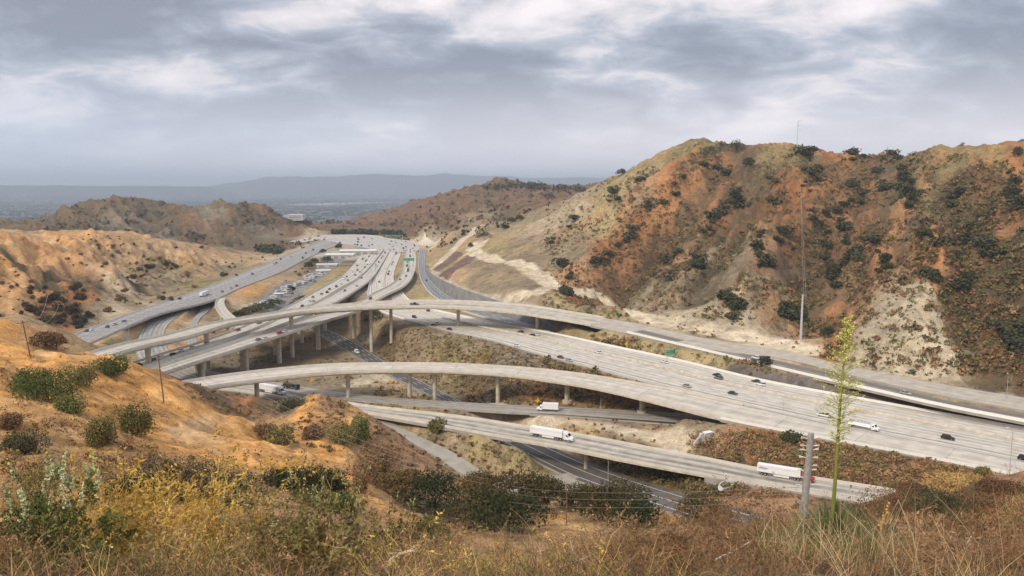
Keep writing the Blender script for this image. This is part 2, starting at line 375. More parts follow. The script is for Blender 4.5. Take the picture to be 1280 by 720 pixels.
# natural relief, damped near the roads
damp = np.clip(nearroad / 45.0, 0, 1); damp = damp * damp * (3 - 2 * damp)
wx = X + 30 * (fbm(X, Y, 90, 3, ox=3) - .5); wy = Y + 30 * (fbm(X, Y, 90, 3, ox=9) - .5)
g1 = fbm(wx, wy, 120, 5, 0.5, True, 2.0); g2 = fbm(wx, wy, 38, 4, 0.55, True, 7.0); g3 = fbm(X, Y, 9, 4, 0.5, ox=4); g4 = fbm(X, Y, 2.2, 3, ox=8)
big = np.clip((RR - 250) / 300, 0, 1)
Z += damp * RG * ((g1 - 0.62) * 44 * big + (g2 - 0.6) * 24 * np.clip((RR - 60) / 200, 0, 1) + (g3 - .5) * 6.0 * np.clip(RR / 150, 0, 1))
Z += damp * (g3 - .5) * 1.2 * np.clip(RR / 60, 0.1, 1) + damp * (g4 - .5) * 0.35
gF = fbm(X, Y, 900, 5, 0.5, True, 1.0)
far = np.clip((RR - 1500) / 1500, 0, 1)
Z += far * RG * (gF - .6) * 90
# rills running down the faces
def rill(dx, dy, across, along, seed):
    a = wx * -dy + wy * dx; b = wx * dx + wy * dy
    x_ = a / across + .5 * fbm(X, Y, 60, 3, ox=seed); y_ = b / along
    v1 = 1 - np.abs(2 * vnoise(x_ + seed, y_) - 1); v2 = 1 - np.abs(2 * vnoise(x_ * 2.3 + seed * 3, y_ * 2.1) - 1)
    return v1 * .65 + v2 * .35
side = np.clip((TT - R(3)) / R(6), 0, 1)
RL = side * rill(-.55, -.83, 34, 130, 3.3) + (1 - side) * rill(.75, -.66, 40, 150, 8.1)
RL2 = side * rill(-.55, -.83, 13, 60, 13.3) + (1 - side) * rill(.75, -.66, 15, 60, 18.1)
rm = damp * RG * np.clip((RR - 240) / 120, 0, 1) * np.clip((2400 - RR) / 600, 0, 1)
Z += rm * ((RL - .55) * 20 + (RL2 - .55) * 7)
Z += damp * RG * np.clip((RR - 50) / 50, 0, 1) * np.clip((260 - RR) / 40, 0, 1) * (RL2 - .55) * 6
# distant ranges across the valley
az = np.degrees(TT)
def ridge_range(r0, width, hgt, seed, lo, hi, soft=4):
    prof = fbm(X + seed * 999, Y, 3800, 5, 0.55, True, seed)
    env = np.exp(-((RR - r0) / width) ** 2) * np.clip((az - lo) / soft, 0, 1) * np.clip((hi - az) / soft, 0, 1)
    return env * hgt * (0.45 + 0.75 * prof)
Z += ridge_range(19000, 2600, 440, 3.0, -24, 60, 7) + 0 + ridge_range(15000, 1800, 175, 6.0, -60, -17, 4)
Z += np.exp(-((RR - 2700) / 420.0) ** 2) * np.clip((az - 24.5) / 8, 0, 1) * (120 + 110 * (gF - .5)) * .42
Z = np.where(RR > 2500, np.minimum(Z, 490.0), Z)
# carved gullies on the right mountain (world polylines from photo pixel + distance)
GULLY = [([(905,215,690),(870,262,640),(830,310,585),(790,350,540),(765,380,480)],13,20),
 ([(950,270,640),(925,310,560),(900,345,520),(870,380,460)],11,18),
 ([(1050,200,640),(1065,240,580),(1040,290,520),(1010,350,440),(1000,410,385)],20,26),
 ([(1120,215,590),(1130,270,520),(1105,320,450),(1080,350,420)],10,18),
 ([(1240,250,480),(1225,300,420),(1245,370,350),(1255,440,305)],16,22),
 ([(180,265,1430),(185,280,1300),(190,290,1240)],16,40),([(330,268,1380),(320,290,1270),(315,300,1200)],14,40)]
SPUR = [([(1160,340,400),(1130,375,372),(1110,420,345)],8,22),([(900,370,460),(880,395,425)],6,20),([(985,250,610),(960,300,530),(940,360,450)],9,22),([(860,230,700),(800,290,640),(745,340,560)],8,24)]
def polydist(pl):
    w = np.array([PD(*p)[:2] for p in pl]); best = np.full(Z.shape, 1e9)
    for a, b in zip(w[:-1], w[1:]):
        d = b - a; t = np.clip(((X - a[0]) * d[0] + (Y - a[1]) * d[1]) / (d @ d), 0, 1)
        best = np.minimum(best, np.hypot(X - a[0] - t * d[0], Y - a[1] - t * d[1]))
    return best
gul = np.zeros(Z.shape)
wob = 1 + 0.5 * (fbm(X, Y, 25, 3, ox=6) - .5)
for pl, dep, wd in GULLY:
    e = np.exp(-(polydist(pl) * wob / wd) ** 2); Z -= damp * dep * e; gul = np.maximum(gul, e)
for pl, dep, wd in SPUR:
    Z += damp * dep * np.exp(-(polydist(pl) * wob / wd) ** 2)
# lay the road beds
wsum = np.zeros(Z.shape); zsum = np.zeros(Z.shape); wmax = np.zeros(Z.shape)
for (idx, ds, bz), mg, bl in _fields:
    w = np.clip(1 - (ds - mg) / bl, 0, 1); w = w * w * (3 - 2 * w)
    w4 = np.where(w > 0, 1.0 / (np.maximum(ds, 0.0) + 0.4) ** 3, 0) * w
    wsum[idx] += w4; zsum[idx] += w4 * (bz - 0.45); wmax[idx] = np.maximum(wmax[idx], w)
m = wsum > 0
Z[m] = Z[m] * (1 - wmax[m]) + wmax[m] * zsum[m] / wsum[m]
for (idx, ds, bz), mg, bl in _fields:      # nothing may stick out through a road
    lim = bz - 0.45 + np.maximum(ds - 1.0, 0) * 0.9
    Z[idx] = np.minimum(Z[idx], lim)
# and the ground stays clear of the elevated decks
for k, f0, f1, cl in (('A',0.2,0.60,4.0),('C',0.14,0.72,3.2),('B1',0.42,1,5),('B1b',0.42,1,5),('B2',0.38,1,5),('H3',0.3,1,2.5),('E2',0.57,0.79,3)):
    P = PATH[k]; n = len(P['c']); idx, ds, bz = seg_field(P, int(f0 * (n - 1)), int(f1 * (n - 1)), 20)
    Z[idx] = np.minimum(Z[idx], bz - cl + np.maximum(ds - 1, 0) * 0.8)

nearcap = 83.45 - 0.26 * RR
Z = np.where(RR < 7, np.minimum(Z, nearcap + .35 * (RR - 1.2) * 0), Z)

def samp(G, x, y):
    r = np.hypot(x, y); th = np.arctan2(x, y)
    fi = np.interp(np.log(r), LR, np.arange(NR)); fj = np.interp(th, TH, np.arange(NTH))
    i = np.minimum(fi.astype(int), NR - 2); j = np.minimum(fj.astype(int), NTH - 2); a = fi - i; b = fj - j
    return (G[i, j] * (1 - a) + G[i + 1, j] * a) * (1 - b) + (G[i, j + 1] * (1 - a) + G[i + 1, j + 1] * a) * b
def gz(x, y): return float(samp(Z, np.array([x]), np.array([y]))[0])
_rm = np.exp(np.arange(math.log(2.0), math.log(38000), 0.0034))
def hit(px, py, default=None):
    """first ground point seen at a photo pixel"""
    d = ray(px, py); s = math.hypot(d[0], d[1])
    x = d[0] / s * _rm; y = d[1] / s * _rm; zz = HC + d[2] / s * _rm
    g = samp(Z, x, y)
    k = np.where(g > zz)[0]
    if len(k) == 0: return default
    k = max(k[0], 1); a = (zz[k - 1] - g[k - 1]); b = g[k] - zz[k]; t = a / (a + b + 1e-9)
    return (x[k - 1] + (x[k] - x[k - 1]) * t, y[k - 1] + (y[k] - y[k - 1]) * t, g[k - 1] + (g[k] - g[k - 1]) * t)
# ------------------------------------------------------------------ materials
MATS = {}
def mat(name, col, rough=0.8, metal=0.0, var=0.12, scale=1.5, bump=0.0, objcol=False, spec=0.3, emit=None):
    if name in MATS: return MATS[name]
    m = bpy.data.materials.new(name); m.use_nodes = True
    nt = m.node_tree; N, L = nt.nodes, nt.links
    b = N['Principled BSDF']
    b.inputs['Roughness'].default_value = rough; b.inputs['Metallic'].default_value = metal
    b.inputs['Specular IOR Level'].default_value = spec
    tc = N.new('ShaderNodeTexCoord')
    no = N.new('ShaderNodeTexNoise'); no.inputs['Scale'].default_value = scale; no.inputs['Detail'].default_value = 5
    L.new(tc.outputs['Object'], no.inputs['Vector'])
    mr = N.new('ShaderNodeMapRange'); mr.inputs['From Min'].default_value = 0.3; mr.inputs['From Max'].default_value = 0.7
    mr.inputs['To Min'].default_value = 1 - var; mr.inputs['To Max'].default_value = 1 + var
    L.new(no.outputs[0], mr.inputs['Value'])
    sc = N.new('ShaderNodeVectorMath'); sc.operation = 'SCALE'
    L.new(mr.outputs[0], sc.inputs['Scale'])
    if objcol:
        oi = N.new('ShaderNodeObjectInfo'); L.new(oi.outputs['Color'], sc.inputs[0])
    else:
        sc.inputs[0].default_value = col[:3]
    L.new(sc.outputs[0], b.inputs['Base Color'])
    if bump:
        bp = N.new('ShaderNodeBump'); bp.inputs['Strength'].default_value = bump; bp.inputs['Distance'].default_value = 0.05
        L.new(no.outputs[0], bp.inputs['Height']); L.new(bp.outputs[0], b.inputs['Normal'])
    if emit:
        b.inputs['Emission Color'].default_value = (*emit[:3], 1); b.inputs['Emission Strength'].default_value = emit[3]
    MATS[name] = m
    return m

def new_mesh(name, V, F, mats=(), fm=None, smooth=False, uv=None):
    me = bpy.data.meshes.new(name)
    me.from_pydata([tuple(v) for v in V], [], F)
    for m in mats: me.materials.append(m)
    if fm is not None: me.polygons.foreach_set('material_index', np.array(fm, dtype=np.int32))
    if smooth: me.polygons.foreach_set('use_smooth', np.ones(len(F), dtype=bool))
    if uv is not None:
        l = me.uv_layers.new(name='UVMap')
        vi = np.empty(len(me.loops), dtype=np.int32); me.loops.foreach_get('vertex_index', vi)
        l.data.foreach_set('uv', np.array(uv, dtype=np.float32)[vi].ravel())
    me.update()
    return me
def link(name, me, parent=None, loc=None):
    o = bpy.data.objects.new(name, me); COL.objects.link(o)
    if parent is not None: o.parent = parent
    if loc is not None: o.location = loc
    return o
def tag(o, label=None, cat=None, group=None, kind=None):
    if label: o['label'] = label
    if cat: o['category'] = cat
    if group: o['group'] = group
    if kind: o['kind'] = kind
    return o
def empty(name, loc, rz=0.0):
    o = bpy.data.objects.new(name, None); COL.objects.link(o); o.empty_display_size = 0.5
    o.location = loc; o.rotation_euler = (0, 0, rz)
    return o
class MB:
    """collects simple solids into one mesh"""
    def __init__(s): s.V = []; s.F = []; s.M = []
    def add(s, V, F, m=0):
        k = len(s.V); s.V += [tuple(v) for v in V]; s.F += [tuple(i + k for i in f) for f in F]; s.M += [m] * len(F)
    def box(s, c, d, m=0, rz=0.0, top=None):
        x, y, z = d[0] / 2, d[1] / 2, d[2] / 2; tx, ty = (x, y) if top is None else (top[0] / 2, top[1] / 2)
        P = [(-x, -y, -z), (x, -y, -z), (x, y, -z), (-x, y, -z), (-tx, -ty, z), (tx, -ty, z), (tx, ty, z), (-tx, ty, z)]
        ca, sa = math.cos(rz), math.sin(rz)
        s.add([(c[0] + ca * a - sa * b, c[1] + sa * a + ca * b, c[2] + q) for a, b, q in P],
              [(0, 3, 2, 1), (4, 5, 6, 7), (0, 1, 5, 4), (1, 2, 6, 5), (2, 3, 7, 6), (3, 0, 4, 7)], m)
    def tube(s, pts, rad, n=8, m=0, cap=True):
        P = [Vector(p) for p in pts]
        if isinstance(rad, (int, float)): rad = [rad] * len(P)
        k0 = len(s.V)
        for i, p in enumerate(P):
            t = (P[min(i + 1, len(P) - 1)] - P[max(i - 1, 0)])
            if t.length < 1e-9: t = Vector((0, 0, 1))
            t.normalize()
            a = t.cross(Vector((0, 0, 1)) if abs(t.z) < 0.9 else Vector((1, 0, 0))).normalized(); b = t.cross(a)
            for j in range(n):
                q = 2 * math.pi * j / n
                s.V.append(tuple(p + a * (math.cos(q) * rad[i]) + b * (math.sin(q) * rad[i])))
        for i in range(len(P) - 1):
            for j in range(n):
                s.F.append((k0 + i * n + j, k0 + i * n + (j + 1) % n, k0 + (i + 1) * n + (j + 1) % n, k0 + (i + 1) * n + j)); s.M.append(m)
        if cap:
            s.F.append(tuple(k0 + j for j in range(n))[::-1]); s.M.append(m)
            s.F.append(tuple(k0 + (len(P) - 1) * n + j for j in range(n))); s.M.append(m)
    def build(s, name, mats, parent=None, smooth=False, loc=None):
        if not isinstance(mats, (list, tuple)): mats = [mats]
        return link(name, new_mesh(name, s.V, s.F, mats, s.M, smooth), parent, loc)

# ------------------------------------------------------------------ ground colours (albedo classes at world spots)
CLS = {'L': (0.50, 0.30, 0.135, .22), 'H': (0.20, 0.118, 0.072, .65), 'O': (0.62, 0.315, 0.095, .13), 'o': (0.50, 0.285, 0.115, .3), 'R': (0.35, 0.16, 0.065, .58), 'T': (0.40, 0.275, 0.15, .25), 'P': (0.42, 0.34, 0.225, .22),
       'G': (0.27, 0.215, 0.10, .6), 'B': (0.165, 0.115, 0.065, .65), 'D': (0.045, 0.055, 0.05, .8), 'S': (0.24, 0.20, 0.145, .6), 'V': (0.50, 0.42, 0.30, .0),
       'K': (0.29, 0.225, 0.14, .5), 'M': (0.20, 0.095, 0.07, .1), 'g': (0.35, 0.275, 0.14, .4), 'C': (0.40, 0.37, 0.31, .1), 'r': (0.36, 0.21, 0.115, .5)}
CC = """0 700 B|160 700 B|320 705 B|480 710 B|640 712 B|800 705 B|960 700 B|1120 700 B|1280 700 B|0 650 o|60 600 o|110 590 r|200 590 r|330 600 r|430 625 K|450 660 r|560 680 r|700 690 r|860 668 r|960 660 r|1080 650 B|1200 620 B|1280 600 r|1160 605 o|1230 596 o|1100 632 B
0 540 o|40 520 o|20 480 O|70 480 O|110 500 O|100 550 o|150 520 O|200 540 O|260 550 O|230 510 O|290 530 O|330 560 O|180 480 O|130 455 O|60 450 O|300 575 O|370 590 O|420 600 O|450 625 O|480 650 o|350 570 O|0 440 O|20 415 O|0 500 O
350 535 o|380 510 O|410 500 r|440 515 o|470 530 r|500 555 r|530 575 r|420 530 o|450 550 o|400 555 O|480 580 r|520 600 r|560 610 r|540 630 B|600 640 B|640 650 B|700 650 o|820 660 T|860 640 o|760 640 B|700 610 K|640 570 g|600 560 g|660 585 g|680 590 g|560 540 K|620 600 g|630 545 K|760 603 g|800 625 o
0 398 T|40 400 T|80 415 T|30 425 L|90 425 T|60 440 L|0 370 L|30 350 L|60 330 L|20 320 L|80 350 r|100 370 R|70 390 R|30 375 L|115 345 r|120 380 K|150 350 P|180 340 T|140 390 P|190 360 K|170 380 K|220 350 K|100 320 L|140 310 L|60 300 L|100 295 L|150 300 T|200 310 T|240 320 T|290 318 T|300 335 K|260 340 K|210 330 G|240 355 G|320 325 T|340 322 P|0 300 L|30 290 T|120 405 K|150 320 T|0 335 O
60 285 B|90 270 B|120 262 B|150 256 B|200 262 B|110 285 B|150 280 S|180 290 B|220 280 B|240 285 H|260 270 S|300 265 B|280 290 B|340 275 H|370 290 H|390 296 P|310 300 B|330 290 S|200 295 S|240 300 H|350 305 B|380 310 P
430 287 H|460 280 H|500 270 H|540 262 H|580 255 H|600 245 B|622 232 B|560 280 H|600 270 K|640 262 B|660 250 H|700 245 H|725 240 H|520 285 H|540 290 K|640 240 H|620 280 K|590 292 K|530 298 P|520 303 V|500 290 B|680 268 K|450 292 B|570 300 K
560 325 T|590 330 K|540 340 K|570 345 T|600 350 K|640 355 K|620 310 g|590 310 g|650 300 K|680 280 P|720 255 P|760 240 g|800 215 g|850 190 G|880 182 G|700 285 P|660 320 K|630 340 K|700 300 K|680 330 K|720 310 K|650 345 K|620 365 K|660 370 K|700 380 g|740 390 K|560 360 P|760 260 g|800 240 K|560 300 T|580 305 T
720 340 r|760 320 R|800 290 R|840 260 R|800 340 R|850 320 r|880 250 R|900 220 R|930 200 B|960 195 G|900 290 R|940 270 R|980 220 R|860 290 r|880 330 P|920 330 K|900 310 r|960 330 r|1000 310 R|960 370 K|1000 360 B|880 375 K|860 390 P|900 385 P|880 405 K|920 395 P|950 405 P|940 420 V|990 425 V|840 395 P|800 380 P|760 370 R|720 375 R|780 350 R|820 375 K|1000 200 G|1040 210 R|1040 250 R|1000 260 R|1080 230 R|1100 210 B|1150 210 G|1200 205 G|1250 200 G|1280 190 R|1120 260 r|1160 240 G|1200 240 B|1240 230 R|1280 240 R|1060 300 R|1100 300 R|1130 300 B|1170 290 R|1220 280 B|1260 280 R|1100 340 R|1040 400 R|1060 380 r|1120 370 P|1150 360 P|1100 400 P|1160 400 P|1180 440 P|1120 440 P|1090 440 P|1140 420 P|1080 420 P|1080 455 P|1060 420 r|1050 440 R|1150 460 P|1200 460 K|1220 400 B|1250 380 R|1280 360 B|1280 420 B|1250 450 B|1200 340 R|1230 330 R|1190 370 r|1160 330 R|1280 470 B|1010 435 T|1060 450 R|1240 475 B
720 400 g|700 392 K|760 410 g|820 430 g|880 450 g|940 465 g|1000 472 o|1060 485 o|1150 500 g|1200 515 g|1240 522 M|1100 490 g|680 395 K|1060 468 g|1150 482 g|1250 504 g|1000 440 V|1100 470 V|1250 495 V
520 425 K|560 440 G|600 450 G|640 455 S|700 455 S|740 465 K|660 440 S|600 435 K|560 420 K|540 410 K|500 400 K|470 400 K|600 480 B|640 490 B|700 485 B|760 495 r|800 500 r|850 505 B|680 500 R|480 430 B|440 450 K|400 440 B|380 430 B|350 450 B|300 460 S|420 455 K|500 460 K|480 480 T|520 490 K|470 475 V|430 480 K|540 470 K|460 490 K|400 475 K|260 475 B|340 470 K|300 500 R|330 505 B|360 512 K|270 495 B
500 510 g|560 515 K|620 515 V|680 520 V|760 530 K|820 540 T|840 560 K|780 545 K|740 535 T|700 528 T|880 545 K|920 550 r|960 560 R|1000 560 r|1040 575 B|1100 585 B|1160 585 R|1220 592 B|900 570 o|950 575 R|1000 590 R|1060 600 R|1110 603 r|860 595 R|900 605 r|940 615 r|980 625 r|1040 635 B|800 590 B|820 600 G|760 585 B|740 575 B|860 610 G
160 425 T|190 410 T|150 440 G|180 430 G|130 430 T|230 410 T|235 430 T|220 425 T|260 395 K|250 390 B|290 385 T|320 365 o|350 350 T|380 340 K|300 380 T|330 375 K|380 320 K|400 330 B|360 340 K|410 325 K|340 385 C|320 395 K|390 350 K|400 355 g|380 365 g|350 385 B|420 340 g|440 320 C|430 330 B|400 320 C|490 340 g|505 330 g|520 350 K|530 365 g|515 330 g|540 372 g|280 400 K|460 360 C|480 350 C|470 380 K|430 390 B"""
ccl = []
for line in CC.split('\n'):
    for e in line.split('|'):
        a = e.split()
        h = hit(float(a[0]), float(a[1]))
        if h is not None and h[1] < 2600: ccl.append((h[0], h[1]) + CLS[a[2]])
ccl = np.array(ccl)
def lpt(x, y): return np.arctan2(x, y), 0.35 * np.log(np.hypot(x, y) + 1)
qu, qv = lpt(ccl[:, 0], ccl[:, 1])
_wr = (RR * 0.035)
gu, gv = lpt(X, Y)
gu = gu + 0.030 * (fbm(X, Y, 60, 5, .6, ox=12) - .5) ; gv = gv + 0.022 * (fbm(X, Y, 50, 5, .6, ox=15) - .5)
ALB = np.zeros((NR * NTH, 4), dtype=np.float32)
fu = gu.ravel(); fv = gv.ravel()
for i in range(0, len(fu), 8000):
    d2 = (fu[i:i + 8000, None] - qu) ** 2 + (fv[i:i + 8000, None] - qv) ** 2
    w = 1.0 / (d2 + 6e-6) ** 2.2
    ALB[i:i + 8000] = (w @ ccl[:, 2:]) / w.sum(1)[:, None]
ALB = ALB.reshape(NR, NTH, 4)
def blend(mask, col, scrub=None):
    m_ = np.clip(mask, 0, 1)[..., None]
    c4 = np.array([*col, 0 if scrub is None else scrub], dtype=np.float32)
    ALB[:] = ALB * (1 - m_) + c4 * m_
mot = fbm(X, Y, 11, 4, .6, ox=21)
blend(np.clip((mot - .52) * 7, 0, 1) * .55 * np.clip((270 - RR) / 30, 0, 1) * np.clip(damp + .2, 0, 1), (0.27, 0.165, 0.085), .4)
blend(np.clip((.40 - mot) * 8, 0, 1) * .35 * np.clip((270 - RR) / 30, 0, 1) * np.clip(damp + .2, 0, 1), (0.60, 0.42, 0.22), .05)
# gullies carry darker soil and scrub
blend(gul * 0.6 * damp, (0.13, 0.10, 0.065), 0.9)
RLc = .6 * RL + .4 * RL2
lowr = np.clip((.52 - RLc) / .16, 0, 1) * np.clip(rm * 1.6, 0, 1)
higr = np.clip((RLc - .66) / .12, 0, 1) * np.clip(rm * 1.3, 0, 1) * np.clip((1000 - RR) / 100, 0.25, 1)
blend(lowr * .85, (0.07, 0.06, 0.034), 0.95)
blend(higr * .45, (0.50, 0.25, 0.10), 0.1)
# the plain beyond the hills
plain = np.clip((RR - 2300) / 500, 0, 1) * np.clip((20 - Z) / 40, 0, 1)
cty = fbm(X, Y, 260, 5, .6, ox=2)
blend(plain, (0.035, 0.048, 0.052), 0.5)
blend(plain * np.clip((cty - 0.52) * 7, 0, 1) * .8, (0.17, 0.17, 0.165), 0.3)
farm = np.clip((RR - 2300) / 500, 0, 1) * np.clip((Z - 20) / 60, 0, 1)
blend(farm, (0.10, 0.09, 0.065), 0.5)
blend(np.clip((RR - 3600) / 1200, 0, 1) * .9 * (1 - plain), (0.05, 0.058, 0.055), 0.4)
blend(np.clip((RR - 1900) / 300, 0, 1) * np.clip((az - 20) / 3, 0, 1) * .9, (0.055, 0.06, 0.055), 0.5)
def paint_line(pl, width, col, scrub=0.0, soft=2.0, strength=1.0):
    w = [hit(*p) for p in pl]; w = np.array([q[:2] for q in w if q is not None])
    w = catmull([(a, b, 0) for a, b in w], 6)[:, :2] if len(w) > 2 else w
    x0, x1 = w[:, 0].min() - width - 20, w[:, 0].max() + width + 20; y0, y1 = w[:, 1].min() - width - 20, w[:, 1].max() + width + 20
    idx = np.where((X > x0) & (X < x1) & (Y > y0) & (Y < y1)); gx = X[idx]; gy = Y[idx]; best = np.full(gx.shape, 1e9)
    for a, b in zip(w[:-1], w[1:]):
        d = b - a; t = np.clip(((gx - a[0]) * d[0] + (gy - a[1]) * d[1]) / (d @ d + 1e-9), 0, 1)
        best = np.minimum(best, np.hypot(gx - a[0] - t * d[0], gy - a[1] - t * d[1]))
    m_ = (np.clip((width / 2 + soft - best) / soft, 0, 1) * strength)[:, None]
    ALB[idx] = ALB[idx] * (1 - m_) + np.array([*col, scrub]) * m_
def paint_poly(pl, col, scrub=0.1, strength=1.0):
    w = np.array([hit(*p)[:2] for p in pl]); inside = np.zeros(X.shape, bool)
    for (xa, ya), (xb, yb) in zip(w, np.roll(w, -1, 0)):
        cond = ((ya > Y) != (yb > Y)) & (X < (xb - xa) * (Y - ya) / (yb - ya + 1e-12) + xa); inside ^= cond
    blend(inside * strength, col, scrub)
VC = (0.55, 0.455, 0.32)
paint_line([(592,312),(600,318),(640,327),(664,336),(678,345),(690,358),(720,366),(760,380),(800,392),(850,404),(900,415),(960,427),(1010,440)], 11, VC)
paint_line([(690,358),(670,366),(640,372),(625,378)], 6, VC)
paint_line([(655,332),(675,345),(690,352)], 12, VC, strength=.7)
paint_line([(605,282),(590,292),(575,303),(560,318),(546,332),(538,336)], 8, VC)
paint_line([(545,336),(552,330),(565,325),(590,314)], 7, VC)
paint_line([(540,336),(546,345),(560,357),(590,368),(625,379),(660,388)], 6, (0.42,0.36,0.27))
paint_line([(600,302),(593,310)], 18, VC)
paint_line([(548,301),(540,310)], 8, VC)
paint_poly([(571,314),(580,318),(548,340),(541,337)], (0.19, 0.125, 0.09))
paint_poly([(584,319),(596,321),(560,352),(548,346)], (0.17, 0.11, 0.085))
paint_poly([(1160,348),(1128,362),(1092,392),(1062,428),(1036,448),(1085,462),(1150,474),(1205,478),(1196,448),(1180,410),(1172,375)], (0.43, 0.365, 0.255), .10, .8)
paint_poly([(905,368),(868,385),(815,398),(850,408),(905,412),(955,412),(935,385)], (0.42, 0.35, 0.235), .2, .6)
paint_poly([(520,305),(531,290),(548,300),(545,304)], (0.60, 0.52, 0.40), 0)
paint_line([(60,300),(110,330),(150,360),(200,385)], 3, (0.47,0.37,0.24), strength=.5)
paint_line([(110,300),(140,325),(180,338),(200,350)], 5, (0.2,0.14,0.08), .6, strength=.6)
paint_line([(790,540),(830,545),(850,555),(830,567)], 9, VC, strength=.8)
paint_line([(600,519),(680,523),(760,533),(860,548)], 5, VC, strength=.6)
paint_line([(455,478),(480,472),(440,482)], 6, VC, strength=.7)
paint_line([(690,602),(730,597),(705,610),(650,606)], 9, (0.40, 0.37, 0.32))
paint_line([(1250,520),(1180,513),(1120,503),(1040,487),(960,472),(915,463)], 4.5, (0.17, 0.145, 0.125))
paint_line([(1280,525),(1230,520),(1190,514)], 8, (0.17, 0.145, 0.125))
paint_line([(1280,507),(1200,494),(1100,474),(1010,456)], 3, (0.16, 0.17, 0.05), .2)
paint_line([(160,425),(190,436),(215,452)], 4, (.3,.28,.24))
paint_line([(265,385),(300,382),(350,378),(380,360),(400,345)], 5, (0.44,0.38,0.29), strength=.7)
paint_line([(260,525),(230,545),(262,550)], 4, (.55,.4,.24), strength=.5)
paint_line([(332,386),(352,374),(385,352),(410,334),(425,322)], 16, (0.22,0.21,0.20), strength=.9)
paint_line([(405,326),(445,318),(462,310)], 22, (0.27,0.26,0.25), strength=.9)
paint_line([(362,352),(345,365),(320,388)], 7, (0.2,0.2,0.2), strength=.9)
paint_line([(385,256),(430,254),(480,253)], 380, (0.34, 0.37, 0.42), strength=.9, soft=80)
ALB[..., 3] = np.clip(ALB[..., 3], 0, 1)

